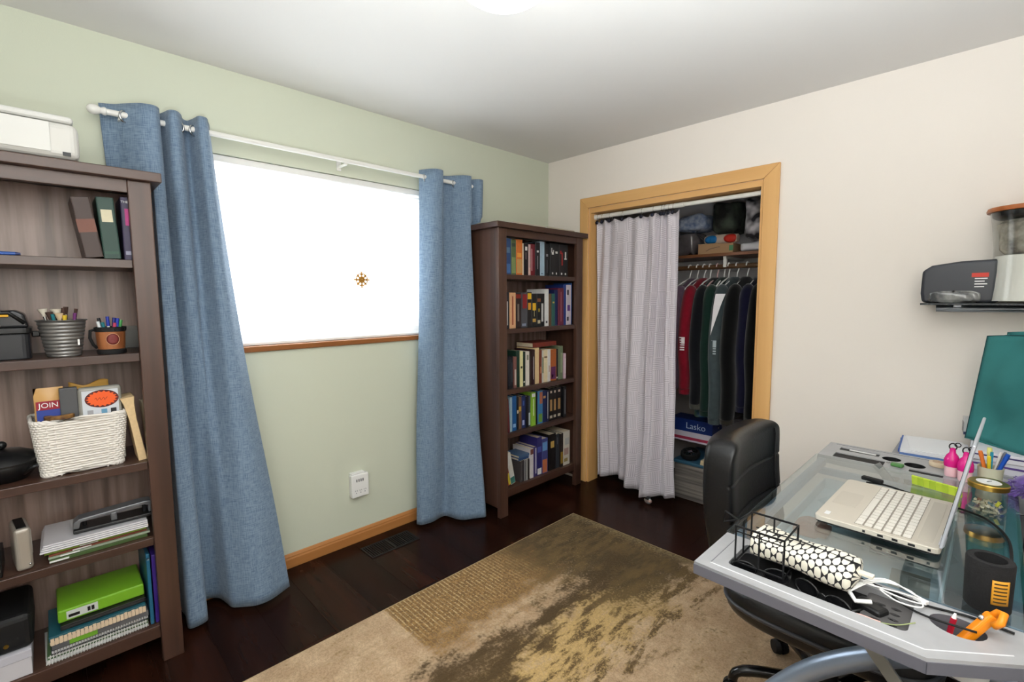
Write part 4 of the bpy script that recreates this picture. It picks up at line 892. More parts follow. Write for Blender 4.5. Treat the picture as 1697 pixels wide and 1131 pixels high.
garment('grey-green sweatshirt with a white shoulder stripe and flag patch', 'sweatshirt', 1.272, fab('slate', (62, 72, 75)), .58, .66, extra=stripe)
garment('long black jacket right of the striped grey sweatshirt', 'jacket', 1.352, fab('black2', (8, 8, 9)), .59, .62, cuff=fab('brownblack', (44, 40, 34)), sl=.06, nm='jacket')
garment('navy blue jacket between two black garments in the closet', 'jacket', 1.43, fab('navy', (16, 16, 38)), .68, .70, dy=-.03, nm='jacket')
garment('black jacket hanging nearest the right closet jamb', 'jacket', 1.49, fab('black3', (11, 11, 12)), .62, .66, cuff=fab('olivebrown', (54, 48, 38)), dy=-.01, nm='jacket')
garment('brown camouflage shirt at the right end of the closet pole', 'shirt', 1.575, M('camo', (110, 100, 84), .9, rgb2=(52, 48, 40), scale=22, detail=2), .95, .9, nm='shirt')
hc = [(.965, 'white', 'at the curtain edge'), (1.02, 'white', 'left of the red sweatshirt'), (1.068, 'white', 'holding the red sweatshirt'), (1.11, 'white', 'right of the red sweatshirt'), (1.16, 'pink', 'holding the black hooded sweatshirt'),
      (1.205, 'white', 'holding the dark green sweatshirt'), (1.235, 'white', 'just right of the dark green sweatshirt'), (1.29, 'white', 'holding the striped grey sweatshirt'), (1.355, 'white', 'holding the long black jacket'),
      (1.43, 'white', 'holding the navy jacket'), (1.475, 'lime', 'near the right jamb'), (1.52, 'black', 'nearest the right jamb')]
hm = {'white': m_white, 'pink': M('hanger_pink', (214, 178, 176), .4), 'lime': M('hanger_lime', (168, 190, 84), .4), 'black': m_black}
for x, c, wh in hc: hanger('%s plastic hanger %s' % (c, wh), x, hm[c], random.uniform(-.12, .12))
# things on the closet shelf
zsh = 1.6925
def bedding(label, x0, x1, y0, y1, z0, z1, mat, seed, nm='bedding', catg='bedding', amp=.014):
    random.seed(seed); ph = [random.uniform(0, 6) for _ in range(6)]
    cx, cy, cz = (x0+x1)/2, (y0+y1)/2, (z0+z1)/2; hx, hy, hz = (x1-x0)/2, (y1-y0)/2, (z1-z0)/2
    def f(u, v):
        t = u*2*PI; p = (v-0.5)*PI*0.998; e = .45
        g = lambda q: math.copysign(abs(q)**e, q)
        a_ = amp*(math.sin(3*t+ph[0]+4*v)+math.sin(5*t+9*v+ph[1])*.6+math.sin(11*v+2*t+ph[2])*.5)
        k = 1-max(a_, -0.03)*0
        return (cx+(hx-amp+a_*.6)*g(math.cos(t))*g(math.cos(p)), cy+(hy-amp+a_*.6)*g(math.sin(t))*g(math.cos(p)), max(cz+(hz-amp*.5+a_*.5)*g(math.sin(p)), z0))
    return tag(B().grid(f, 36, 18, True).build(nm, mat, smooth=True), label, catg)
bedding('grey plush blanket in clear plastic behind the closet curtain edge', .82, 1.005, .40, .70, zsh, 1.862, M('plush_grey', (104, 98, 100), .25, var=.3, scale=14, coat=.6), 3, 'wrapped_blanket', 'blanket')
bedding('folded blue and white patterned quilt on the closet shelf', .84, 1.075, .40, .68, 1.864, 1.985, M('quilt_blue', (176, 184, 200), .9, rgb2=(104, 122, 156), scale=26), 4, 'folded_quilt', 'quilt')
bedding('dark green and black blanket piled on the closet shelf', 1.08, 1.292, .40, .70, 1.83, 2.045, M('blanket_dark', (70, 78, 68), .95, rgb2=(16, 16, 15), scale=9), 5, 'folded_blanket', 'blanket')
bedding('white and black patterned quilt stuffed at the right shelf end', 1.295, 1.48, .40, .70, zsh+.07, 2.04, M('quilt_white', (206, 200, 204), .95, rgb2=(36, 34, 38), scale=17, detail=1), 6, 'folded_quilt', 'quilt')
bedding('rolled white towel at the bottom right of the closet shelf', 1.295, 1.48, .40, .64, zsh, zsh+.069, M('towel_white', (212, 208, 210), .95), 8, 'rolled_towel', 'towel', .006)
cbx = thing('cardboard_box', 'flat brown cardboard box on the closet shelf', 'box', (1.15, .45, zsh), .06)
B().box(-.115, .115, -.06, .2, 0, .065).build('carton', M('cardboard', (164, 130, 96), .8), cbx, bevel=.002)
B().box(-.115, .02, -.065, .0, .0655, .069).build('flap', M('cardboard2', (186, 158, 116), .8), cbx)
B().box(.09, .116, -.0605, -.062, .015, .05).build('green_print', M('print_green', (70, 130, 90), .6), cbx)
B().tube([(-.06, -.0615, .02), (-.03, -.0615, .035), (0.0, -.0615, .04), (.03, -.0615, .045)], .0012, 5).build('swoosh_print', m_black, cbx)
rl = thing('rolled_packet', 'rolled beige packet with blue and red discs on the cardboard box', 'packet', (1.155, .49, zsh+.0695+.034))
B().tube([(-.11, 0, 0), (-.06, 0, 0), (.06, 0, 0), (.11, 0, 0)], [.028, .034, .034, .028], 18).build('roll', M('roll_beige', (196, 176, 160), .6), rl, smooth='auto')
def disc(cx_, c_, n_):
    f = lambda u, v: (cx_+.042*v*math.cos(u*2*PI), -.0345*math.cos(1.0*v*math.sin(u*2*PI)), .0345*math.sin(1.0*v*math.sin(u*2*PI)))
    B().grid(f, 20, 4, True).build(n_, M(n_, c_, .4), rl, smooth=True, solid=.001)
disc(-.062, (30, 110, 170), 'blue_disc'); disc(.068, (200, 50, 36), 'red_disc')
# closet floor
tt = thing('storage_tote', 'clear storage tote packed with papers under a blue lid', 'storage box', (1.16, .38, 0.0005), 0.0)
B().box(-.17, .17, -.165, .2, 0, .25).build('packed_body', M('tote_papers', (150, 142, 134), .25, rgb2=(92, 88, 84), scale=16, stretch=(.12, .12, 3.2), coat=.5), tt, bevel=.008)
B().box(-.178, .178, -.172, .207, .25, .272).build('lid', M('tote_lid', (52, 92, 116), .35), tt, bevel=.006)
for k, (dx, zc) in enumerate([(.06, .2725), (.062, .2885)]):
    tag(B().box(-.045, .045, -.04, .04, 0, .015).build('booklet', M('booklet_%d' % k, (206, 186, 150), .8), loc=(1.16+dx, .25, zc), bevel=.002), ['lower cream booklet on the blue tote lid', 'upper cream booklet on the blue tote lid'][k], 'booklet')
whl = thing('caster_wheel', 'black wheel with silver spokes lying on the tote', 'wheel', (1.075, .285, .2735))
B().lathe([(.05, 0), (.062, .004), (.066, .02), (.062, .036), (.05, .04)], n=28, cap=False).build('tire', m_blackm, whl, smooth='auto')
b = B(); b.lathe([(0, .006), (.014, .006), (.014, .038), (0, .04)], n=14)
for k in range(7): b.cyl((.01*math.cos(k*.9), .01*math.sin(k*.9), .034), (.052*math.cos(k*.9), .052*math.sin(k*.9), .03), .003, n=6)
b.build('spokes', m_chrome, whl); whl.rotation_euler = (0.25, 0, 0); whl.location.z += .018
bedding('black cloth bag heaped on the blue tote lid', 1.12, 1.31, .33, .56, .2725, .37, M('bag_black', (16, 16, 18), .8), 12, 'cloth_bag', 'bag')
bin_ = thing('grey_bin', 'translucent grey plastic bin at the back of the closet', 'bin', (1.30, .62, .0005))
B().box(-.10, .10, -.06, .1, 0, .52).build('body', M('bin_grey', (128, 128, 140), .3), bin_, bevel=.01)
B().box(-.106, .106, -.066, .106, .52, .545).build('lid', M('bin_lid', (110, 110, 122), .3), bin_, bevel=.006)
lb_ = thing('fan_box', 'blue and white fan carton lettered Lasko in the closet', 'box', (1.05, .44, .3705), 0.0)
B().box(-.17, .14, -.08, .08, 0, .16).build('carton', M('lasko_blue', (22, 48, 116), .45), lb_, bevel=.002)
B().box(-.1695, .1395, -.0812, -.0802, .0, .07).build('white_panel', M('lasko_white', (206, 200, 214), .5), lb_)
B().box(-.1695, .1395, -.0822, -.0813, .012, .032).build('red_stripe', M('lasko_red', (170, 50, 80), .5), lb_)
text('lettering', 'Lasko', .062, (.02, -.0812, .112), (1, 0, 0), (0, 0, 1), M('lasko_text', (190, 205, 230), .5), lb_)
for k in range(4): B().box(.145, .146, 0, .01, .02+.03*k, .03+.03*k).build('side_print', m_white, lb_)
bedding('crumpled blue and green bag on top of the fan carton', 1.0, 1.18, .44, .58, .531, .60, M('bag_blue', (40, 96, 150), .35, rgb2=(120, 150, 100), scale=16), 14, 'gift_bag', 'bag')
hb = thing('holographic_pouch', 'tiny iridescent pouch on the floor under the closet curtain', 'pouch', (.93, -.03, .0005))
B().ball((0, 0, .022), .026, (1.1, .6, .8), 10, 6).build('body', M('holo', (170, 200, 205), .15, rgb2=(220, 180, 170), scale=60, metal=.6), hb)
B().box(-.012, .012, -.018, .018, .036, .046).build('clasp', m_black, hb)

# ================================================================== WALL SHELF
SZ = 1.372
ws = thing('wall_shelf', 'dark glass shelf on a metal rail on the cream wall', 'shelf', (0, 0, 0))
B().box(2.285, 2.98, -.215, -.003, SZ-.008, SZ).build('glass_plate', M('shelf_glass', (44, 48, 52), .08, spec=.6), ws, bevel=.001)
B().cyl((2.325, -.03, SZ-.026), (2.95, -.03, SZ-.026), .0145, n=16).build('rail', M('brushed_metal', (150, 154, 160), .3, metal=.8), ws, smooth='auto')
for xx in (2.4, 2.85): B().box(xx-.012, xx+.012, -.17, -.002, SZ-.0165, SZ-.0085).build('bracket', M('brushed_metal', (150, 154, 160), .3, metal=.8), ws)
cs2 = thing('hard_case', 'black plastic case with a red label on the wall shelf', 'case', (2.40, -.12, SZ+.0005), 0.0)
b = B(); b.extr([(-.115, -.04, .0), (.12, -.04, 0), (.12, -.04, .176), (.0, -.04, .172), (-.09, -.04, .158), (-.12, -.04, .135), (-.122, -.04, .04)], (0, .075, 0)); b.build('shell', M('case_black', (52, 54, 60), .3), cs2, bevel=.012, seg=3)
B().box(.035, .085, -.0415, -.0405, .105, .122).build('red_label', M('label_red', (206, 60, 46), .5), cs2)
for k in range(4): B().box(.045, .082-.008*(k % 2), -.0415, -.0405, .097-.011*k, .101-.011*k).build('label_print', m_white, cs2)
bedding('crumpled clear plastic bag lying on the wall shelf', 2.30, 2.47, -.21, -.165, SZ+.0005, SZ+.05, M('plastic_wrap', (150, 150, 146), .12, rgb2=(70, 72, 74), scale=20, coat=.8), 20, 'plastic_bag', 'bag', .006)
vs = thing('glass_canister', 'tall glass canister of white sand with an orange wooden lid', 'canister', (2.585, -.12, SZ+.0005))
def thin_glass(name, tint, fr=.04, pw=4.0):
    m = bpy.data.materials.new(name); m.use_nodes = True; nt = m.node_tree; nt.nodes.remove(nt.nodes['Principled BSDF'])
    tr_ = nt.nodes.new('ShaderNodeBsdfTransparent'); tr_.inputs[0].default_value = lin(tint); gl = nt.nodes.new('ShaderNodeBsdfGlossy'); gl.inputs['Roughness'].default_value = .015
    lw = nt.nodes.new('ShaderNodeLayerWeight'); lw.inputs[0].default_value = .5; pw_ = nt.nodes.new('ShaderNodeMath'); pw_.operation = 'POWER'; pw_.inputs[1].default_value = pw
    f_ = nt.nodes.new('ShaderNodeMath'); f_.operation = 'MULTIPLY_ADD'; f_.inputs[1].default_value = 1-fr; f_.inputs[2].default_value = fr; x_ = nt.nodes.new('ShaderNodeMixShader')
    nt.links.new(lw.outputs['Facing'], pw_.inputs[0]); nt.links.new(pw_.outputs[0], f_.inputs[0]); nt.links.new(f_.outputs[0], x_.inputs[0]); nt.links.new(tr_.outputs[0], x_.inputs[1]); nt.links.new(gl.outputs[0], x_.inputs[2]); nt.links.new(x_.outputs[0], nt.nodes['Material Output'].inputs[0])
    return m
m_jar = thin_glass('jar_glass', (240, 242, 240), .04)
vprof = [(0.098, .0), (.100, .006), (.098, .02), (.094, .12), (.095, .22), (.104, .31), (.112, .355)]
B().lathe([(0, .0)]+vprof, n=40, cap=False).build('glass', m_jar, vs, smooth=True)
B().lathe([(0, .008), (.095, .008), (.091, .06), (.0885, .12), (.0885, .185), (.06, .19), (0, .188)], n=36).build('sand', M('sand_white', (236, 231, 224), .9), vs, smooth='auto')
bkz = B(); bkz.lathe([(0, .19), (.06, .191), (.078, .21), (.082, .27), (.088, .31), (.07, .325), (.03, .33), (0, .33)], n=30); bkz.build('dried_filling', M('dried_brown', (196, 186, 172), .9, rgb2=(62, 54, 46), scale=14), vs, smooth='auto')
B().lathe([(0, .33), (.094, .332), (.106, .34), (.109, .356), (.0, .357)], n=36).build('stopper', m_black, vs, smooth='auto')
B().lathe([(0, .357), (.122, .357), (.124, .364), (.120, .374), (0, .376)], n=40).build('lid', M('lid_orange_wood', (176, 98, 46), .4, var=.25, scale=12, stretch=(.2, 1, 1)), vs, smooth='auto')

# ================================================================== DESK
GZ = .765
m_tray = M('tray_silver', (172, 172, 174), .35, metal=.15, var=.06, scale=30)
m_tray2 = M('tray_side', (150, 150, 158), .35, metal=.2)
m_bar = M('desk_steel', (146, 158, 176), .3, metal=.5)
m_dark = M('slot_dark', (14, 14, 15), .6)
dk = thing('glass_desk', 'glass-topped craft desk with silver end trays and curved steel legs', 'desk', (0, 0, 0))
B().box(2.036, 2.602, -1.582, -.666, GZ-.008, GZ).build('glass_top', thin_glass('desk_glass', (236, 246, 248), .07, 2.7), dk, bevel=.0015)
for x0 in (2.05, 2.57): B().box(x0, x0+.025, -1.57, -.68, GZ-.036, GZ-.0085).build('side_rail', m_bar, dk, bevel=.003)
def tray(poly, slots, cups, sgn):
    zt_ = .763; t = mobj('tray', plate(poly, [s_[0] for s_ in slots]+[ell(*c_) for c_ in cups], zt_-.03, zt_, 'tray'), m_tray, dk)
    for s_, d_, mt in slots:
        xs_ = [p[0] for p in s_]; ys_ = [p[1] for p in s_]
        b = B(); b.prism(s_, zt_-.034, zt_-d_); b.build('slot_fill', mt, t)
    for cx_, cy_, rx, ry in cups:
        b = B(); X_, Y_ = Vector((1, 0, 0)), Vector((0, 1, 0)); b.loft([b.ring((cx_, cy_, zt_-.001), X_, Y_, rx, ry, 24), b.ring((cx_, cy_, zt_-.09), X_, Y_, rx*.85, ry*.85, 24), b.ring((cx_, cy_, zt_-.091), X_, Y_, .001, .001, 24)], False)
        b.build('cup_well', M('cup_well_grey', (104, 104, 110), .4) if sgn > 0 else M('cup_well_shade', (22, 22, 24), .5), t, smooth='auto')  # far cups get a darker colour, painting the shade of the hollow
    me_ = []
    for a_, b_ in zip(poly, poly[1:]+poly[:1]):
        a2, b2 = Vector((a_[0], a_[1], 0)), Vector((b_[0], b_[1], 0)); d_ = (b2-a2).normalized(); n_ = Vector((d_.y, -d_.x, 0))
        if abs(d_.y) > .9 and a_[0] > 2.5 or (abs(d_.x) > .9 and abs(a_[1]+1.1225) < .5): continue
        cm = (a2+b2)/2+n_*.0009
        B().obox((cm.x, cm.y, zt_-.0185), d_, n_, (0, 0, 1), (b2-a2).length/2, .0009, .0115).build('edge_shade', M('tray_edge_shade', (112, 112, 122), .35, metal=.3), t)  # added darker strips paint the shade on the tray's outer sides
    return t
c0 = -1.1225
pn = [(2.04, -1.788), (2.47, -1.80), (2.60, -1.695), (2.60, -1.586), (2.04, -1.586)]
t1 = tray(pn, [(rrect(2.10, 2.437, -1.742, -1.615, .012), .022, m_dark)], [(2.503, -1.652, .042, .036)], 1)
B().tube([(2.07, -1.765, .763), (2.465, -1.776, .763), (2.578, -1.685, .763)], .0016, 6).build('ridge', M('ridge_light', (206, 206, 208), .3), t1)
B().tube([(2.07, -1.765, .763), (2.07, -1.60, .763)], .0012, 6).build('ridge', M('tray_groove', (120, 120, 124), .4), t1)
ins = mobj('perforated_insert', plate(rrect(2.36, 2.436, -1.741, -1.625, .006), [ell(2.385+.026*i, -1.725+.022*j, .009, .005, 14) for i in range(2) for j in range(4)], .752, .756, 'perforated_insert'), M('insert_grey', (78, 76, 76), .5), t1)
pf = [(2.04, -.44), (2.47, -.43), (2.60, -.54), (2.60, -.662), (2.04, -.662)]
t2 = tray(pf[::-1], [(rrect(2.088, 2.222, -.538, -.494, .006), .004, m_dark), (rrect(2.088, 2.25, -.652, -.582, .006), .004, m_dark), (rrect(2.325, 2.42, -.657, -.618, .006), .004, m_dark)], [(2.262, -.535, .03, .032), (2.335, -.565, .032, .034)], -1)  # almost flush dark fills stand in for the shade inside these slots
B().tube([(2.065, -.46, .763), (2.465, -.452, .763)], .0014, 6).build('ridge', M('tray_groove', (120, 120, 124), .4), t2)
# legs and braces
for yy, nm in ((-1.52, 'leg'), (-.72, 'leg')):
    P = cat([(1.985, yy, .024), (2.075, yy, .20), (2.165, yy, .345), (2.245, yy, .445), (2.335, yy, .525), (2.45, yy, .60), (2.58, yy, .655)], 26)
    B().tube(P, .026, 16).build('curved_leg', m_bar, dk, smooth='auto')
    B().tube([(2.575, yy, .005), (2.575, yy, .73)], .02, 14).build('rear_leg', m_bar, dk, smooth='auto')
    B().cyl((1.985, yy, RUGZ), (1.985, yy, .024), .022, n=14).build('foot', m_black, dk)
    B().obox((2.35, yy-.055 if yy < -1 else yy+.055, .62), (.62, 0, -.78), (0, 1, 0), (.78, 0, .62), .19, .004, .014).build('brace', M('brace_grey', (132, 132, 128), .4, metal=.3), dk, bevel=.001)
    B().box(2.06, 2.57, yy-.012, yy+.012, .705, .729).build('cross_rail', m_bar, dk, bevel=.002)
B().cyl((2.575, -1.5, .30), (2.575, -.74, .30), .016, n=14).build('stretcher', m_bar, dk, smooth='auto')
B().lathe([(0, -.03), (.03, -.03), (.032, -.02), (.028, -.001), (0, 0)], n=20).build('leveling_knob', M('knob_white', (196, 196, 194), .4), dk, loc=(2.52, -1.70, .732), smooth='auto')
# shallow drawer under the glass with its contents
dt = B(); dt.box(2.085, 2.47, -1.49, -.75, .655, .661).box(2.085, 2.091, -1.49, -.75, .661, .70).box(2.464, 2.47, -1.49, -.75, .661, .70).box(2.091, 2.464, -1.49, -1.484, .661, .70).box(2.091, 2.464, -.756, -.75, .661, .70)
dt.build('drawer', M('drawer_grey', (196, 202, 206), .4), dk, bevel=.002)
dz = .6612
for lb, nm, catg, cx_, cy_, lx, ly, hz_, c, rz in [
    ('white sheet lying lengthwise in the drawer under the glass', 'paper_sheet', 'paper', 2.245, -1.24, .05, .11, .002, (206, 212, 216), .5),
    ('wide white sheet beside it in the under-glass drawer', 'paper_sheet', 'paper', 2.315, -1.30, .06, .13, .002, (196, 206, 214), .35),
    ('lavender notepad in the drawer under the glass', 'notepad', 'notepad', 2.15, -1.35, .07, .06, .012, (150, 136, 176), .3),
    ('pale blue papers at the far end of the drawer', 'paper_sheet', 'paper', 2.17, -.86, .1, .14, .004, (176, 188, 196), -.3),
    ('pale blue leaflet under the laptop corner in the drawer', 'leaflet', 'paper', 2.19, -1.03, .08, .13, .003, (160, 178, 188), .6),
    ('grey folded sheet in the middle of the drawer', 'paper_sheet', 'paper', 2.37, -1.10, .16, .2, .004, (150, 154, 154), .1),
    ('taupe folder in the near half of the drawer', 'folder', 'folder', 2.405, -1.37, .08, .2, .004, (128, 120, 108), .05)]:
    tag(B().box(-lx/2, lx/2, -ly/2, ly/2, 0, hz_).build(nm, M('drawer_%d_%d_%d' % c, c, .8), loc=(cx_, cy_, dz)), lb, catg).rotation_euler = (0, 0, rz)
bedding('terracotta cloth pouch in the drawer under the glass', 2.10, 2.20, -1.25, -1.13, dz, .69, M('terracotta', (160, 98, 78), .8), 31, 'cloth_pouch', 'pouch', .004)

# ---------------------------------------------------------------- laptop
m_lap = M('laptop_champagne', (206, 198, 184), .38, metal=.25); m_lape = M('laptop_edge', (206, 208, 216), .3, metal=.35); m_key = M('laptop_key', (222, 216, 206), .5)
lp = thing('laptop', 'open silver laptop on the glass desk', 'laptop', (2.332, -1.172, GZ+.0005), -0.03)
base = B().prism(rrect(-.136, .132, -.192, .192, .014), .010, .024).build('base', m_lap, lp, bevel=.002)
B().prism(rrect(-.134, .130, -.190, .190, .014), .006, .0098).build('bottom_plate', m_black, lp)
for sx in (-.11, .1):
    for sy in (-.16, .16): B().cyl((sx, sy, 0), (sx, sy, .0062), .008, n=12).build('rubber_foot', m_blackm, lp)
B().prism(rrect(-.124, -.066, -.06, .06, .004), .0241, .0245).build('touchpad', M('touchpad', (198, 190, 176), .35, metal=.2), base)
B().box(-.045, .075, -.176, .176, .0241, .0243).build('keyboard_bed', M('key_bed', (150, 142, 130), .5), base)
kme = B().box(-.0080, .0080, -.0100, .0100, 0, .0018).mesh('key'); kme.materials.append(m_key)
kme2 = B().box(-.0080, .0080, -.062, .062, 0, .0018).mesh('key'); kme2.materials.append(m_key)
for r_ in range(6):
    for c_ in range(15):
        if r_ == 0 and 4 <= c_ <= 8:
            if c_ != 6: continue
            me_ = kme2
        else: me_ = kme
        o = bpy.data.objects.new('key', me_); COL.objects.link(o); o.parent = base; o.location = (-.035+r_*.0202, -.1645+c_*.0235, .0244)
B().box(.085, .115, -.16, .16, .0241, .0244).build('speaker_grille', M('grille', (190, 182, 168), .5), base)
B().box(-.118, -.106, -.165, -.14, .0241, .0245).build('sticker', M('sticker_silver', (226, 226, 226), .3), base)
for q, (xx, l_) in enumerate([(-.02, .006), (.015, .012), (.045, .012), (.078, .014), (.112, .006)]): B().box(xx-l_/2, xx+l_/2, -.1928, -.1921, .0135, .0195).build('port', m_black, base)
th_ = math.atan2(.05, .31); ux = Vector((math.sin(th_), 0, math.cos(th_))); nx = Vector((math.cos(th_), 0, -math.sin(th_)))
hp0 = Vector((.128, 0, .027)); LH = .27
lid = B().obox(hp0+ux*LH/2+nx*.004, ux, (0, 1, 0), nx, LH/2, .19, .0035).build('lid', m_lape, lp, bevel=.003)
B().obox(hp0+ux*LH/2+nx*.0003, ux, (0, 1, 0), nx, LH/2-.003, .187, .0003).build('bezel', m_black, lid)
B().obox(hp0+ux*(LH/2+.006)-nx*.0002, ux, (0, 1, 0), nx, LH/2-.02, .176, .0002).build('screen', M('dark_screen', (18, 20, 24), .12), lid)
for yy in (-.13, .13): B().cyl((.131, yy-.03, .0245), (.131, yy+.03, .0245), .006, n=12).build('hinge', m_lape, lp)

# ---------------------------------------------------------------- things on the far tray and glass
ZT = .7635
st = thing('sticky_flags', 'lime green strip of sticky notes behind the laptop', 'sticky notes', (2.413, -.826, GZ+.0005), -.32)
for q in range(8):
    B().obox((-.058+.0165*q, 0, .0155), (1, 0, 0), (0, math.cos(.25), math.sin(.25)), (0, -math.sin(.25), math.cos(.25)), .008, .0035, .015).build('note_pad', M('lime_note_%d' % (q % 2), [(206, 226, 66), (190, 214, 60)][q % 2], .7), st)
m_pk = M('hot_pink', (216, 28, 130), .25); m_pkl = M('pale_pink', (236, 190, 196), .35)
for lb, xx, yy, ry in (('left pink mini sanitizer bottle standing behind the laptop', 2.438, -.612, -.05), ('right pink mini sanitizer bottle against the laptop lid', 2.474, -.642, .12)):
    t = thing('sanitizer_bottle', lb, 'bottle', (xx, yy, ZT+.0005 if yy > -.66 else GZ), group='pink sanitizer bottles'); t.rotation_euler = (0, ry*0, 0)
    B().lathe([(0, 0), (.017, 0), (.0185, .004), (.0195, .035), (.018, .038), (0, .038)], n=22).build('bottle', m_pkl, t, smooth='auto')
    B().lathe([(.021, .036), (.0225, .045), (.0215, .06), (.016, .075), (.009, .084), (.0075, .1), (.0, .103)], n=24).build('cap', m_pk, t, smooth='auto')
    B().tube([(.010*math.cos(k*PI/6), 0, .106+.012*math.sin(k*PI/6)) for k in range(12)], .0022, 6, closed=True).build('key_loop', m_black, t, smooth=True)
    B().tube([(.012+.008*math.cos(k*PI/5), .003*math.sin(k), .114+.007*math.sin(k*PI/5)) for k in range(10)], .0018, 6, closed=True).build('clasp', m_blackm, t, smooth=True)
pc = thing('pen_cup', 'cream pen cup behind the gold-lidded jar', 'cup', (2.535, -.60, ZT+.0005))
B().lathe([(0, 0), (.03, 0), (.033, .05), (.034, .055), (.031, .055), (.0285, .004), (0, .004)], n=30).build('body', M('cup_cream', (206, 204, 176), .5), pc, smooth='auto')
for lb, dx, dy, h_, c, r_ in [('orange marker', -.018, 0, .105, (224, 120, 50), .007), ('pale yellow highlighter', -.004, .016, .118, (226, 222, 130), .008), ('cyan pen', .0, -.006, .108, (40, 150, 180), .005), ('yellow pencil', -.004, -.018, .095, (236, 208, 50), .006),
                              ('blue marker', .024, -.012, .11, (24, 80, 180), .0075), ('white pen', .014, .014, .108, (220, 214, 210), .005), ('grey pen', .02, .006, .112, (110, 110, 120), .005)]:
    mc = M('cup_pen_%d_%d' % (c[0], c[1]), c, .35)
    stick(lb+' standing in the cream pen cup', 'pen', 'pen', (2.535+dx*.3, -.60+dy*.3, ZT+.006), (2.535+dx*1.6, -.60+dy, ZT+h_), [(0, .82, r_*.85, r_*.85, mc, 'barrel'), (.82, 1, r_, r_*.8, mc, 'cap')], 'pens in the cream cup')
jr = thing('pin_jar', 'glass jar of push pins with a gold lid on the desk', 'jar', (2.532, -.90, GZ+.0008))
B().lathe([(0, 0), (.040, 0), (.043, .005), (.043, .055), (.040, .066), (.039, .07)], n=36, cap=False).build('glass', m_jar, jr, smooth=True)
B().lathe([(.042, .066), (.0455, .067), (.0465, .080), (.044, .083), (.0, .083)], n=40).build('lid', m_gold, jr, smooth='auto')
B().lathe([(0, .0832), (.028, .0832), (.0275, .0840), (0, .0840)], n=30).build('lid_label', m_white, jr, smooth='auto')
b = B()
for k in range(5): b.tube([(-.004+.002*k, -.006+.003*k, .0843), (-.002+.002*k, .002+.002*k, .0843)], .0008, 5)
b.build('lid_print', m_black, jr)
pin0 = None
for k in range(26):
    a_ = random.uniform(0, 2*PI); r_ = .03*math.sqrt(random.random()); px, py, pz = 2.532+r_*math.cos(a_), -.90+r_*math.sin(a_), GZ+.0062+.006*(k % 3)
    if pin0 is None:
        pin0 = thing('push_pin', 'small push pin lying inside the gold-lidded jar', 'push pin', (px, py, pz), group='pins in the jar')
        B().lathe([(0, -.004), (.004, -.004), (.0025, -.001), (.0025, .003), (.0038, .005), (0, .006)], n=10).build('head', M('pin_head', (214, 206, 180), .3), pin0); B().cyl((0, 0, .006), (0, 0, .014), .0006, n=5).build('needle', m_chrome, pin0)
        pp_ = pin0
    else:
        pp_ = copy_tree(pin0); pp_.location = (px, py, pz)
    pp_.rotation_euler = (random.uniform(.9, 2.2), 0, random.uniform(0, 6))
yp = thing('push_pin', 'yellow flag pin leaning inside the gold-lidded jar', 'push pin', (2.552, -.915, GZ+.02)); B().cyl((0, 0, 0), (.006, 0, .014), .0045, n=10).build('head', M('pin_yellow', (226, 220, 80), .4), yp); B().cyl((-.004, 0, -.008), (0, 0, 0), .0006, n=5).build('needle', m_chrome, yp)
dsk = thing('round_tin', 'round cream compact lying on the far tray', 'tin', (2.398, -.515, ZT+.0005))
B().lathe([(0, 0), (.026, 0), (.0275, .004), (.0275, .014), (.026, .016), (0, .016)], n=30).build('tin', M('tin_cream', (206, 186, 158), .4), dsk, smooth='auto')
B().lathe([(0, .0162), (.018, .0162), (.0175, .0172), (0, .0175)], n=26).build('lid_inlay', M('tin_inlay', (190, 160, 130), .5, var=.2, scale=90), dsk)
kn = thing('key_fob', 'green and grey key fob on the far tray', 'keys', (2.29, -.625, ZT+.0005), -.2)
B().box(-.018, .018, -.013, .013, 0, .011).build('green_block', M('fob_green', (84, 136, 74), .5), kn, bevel=.003); b = B()
for k in range(4): b.tube([(-.032+.008*k+.005*math.cos(q*PI/4), .008+.005*math.sin(q*PI/4), .004+.002*k) for q in range(8)], .0012, 5, closed=True)
b.build('rings', m_chrome, kn)
tag(B().tube([(.011*math.cos(k*PI/8), .011*math.sin(k*PI/8), .0022) for k in range(16)], .0022, 8, closed=True).build('brass_ring', m_gold, loc=(2.335, -.565, ZT-.088), smooth=True), 'brass ring lying in the far tray cup hole', 'ring')
tag(B().box(-.045, .045, -.004, .004, 0, .004).build('white_stick', m_white, loc=(2.165, -.511, ZT-.0043), bevel=.001), 'white plastic stick lying in the far tray slot', 'stick').rotation_euler = (0, 0, -.05)
b = B(); b.tube(cat([(2.24, -.91, GZ+.004), (2.29, -.90, GZ+.005), (2.36, -.925, GZ+.004), (2.45, -.955, GZ+.004), (2.53, -1.0, GZ+.004), (2.575, -1.12, GZ+.004), (2.58, -1.3, GZ+.004)], 40), .0032, 8)
tag(b.build('power_cable', m_blackm, smooth=True), 'black power cable running behind the laptop', 'cable')
tag(B().prism(rrect(-.03, .03, -.011, .011, .005), 0, .012).build('small_adapter', m_blackm, loc=(2.255, -.90, GZ+.0083), bevel=.003), 'small black adapter behind the laptop keyboard', 'adapter').rotation_euler = (0, 0, -.2)
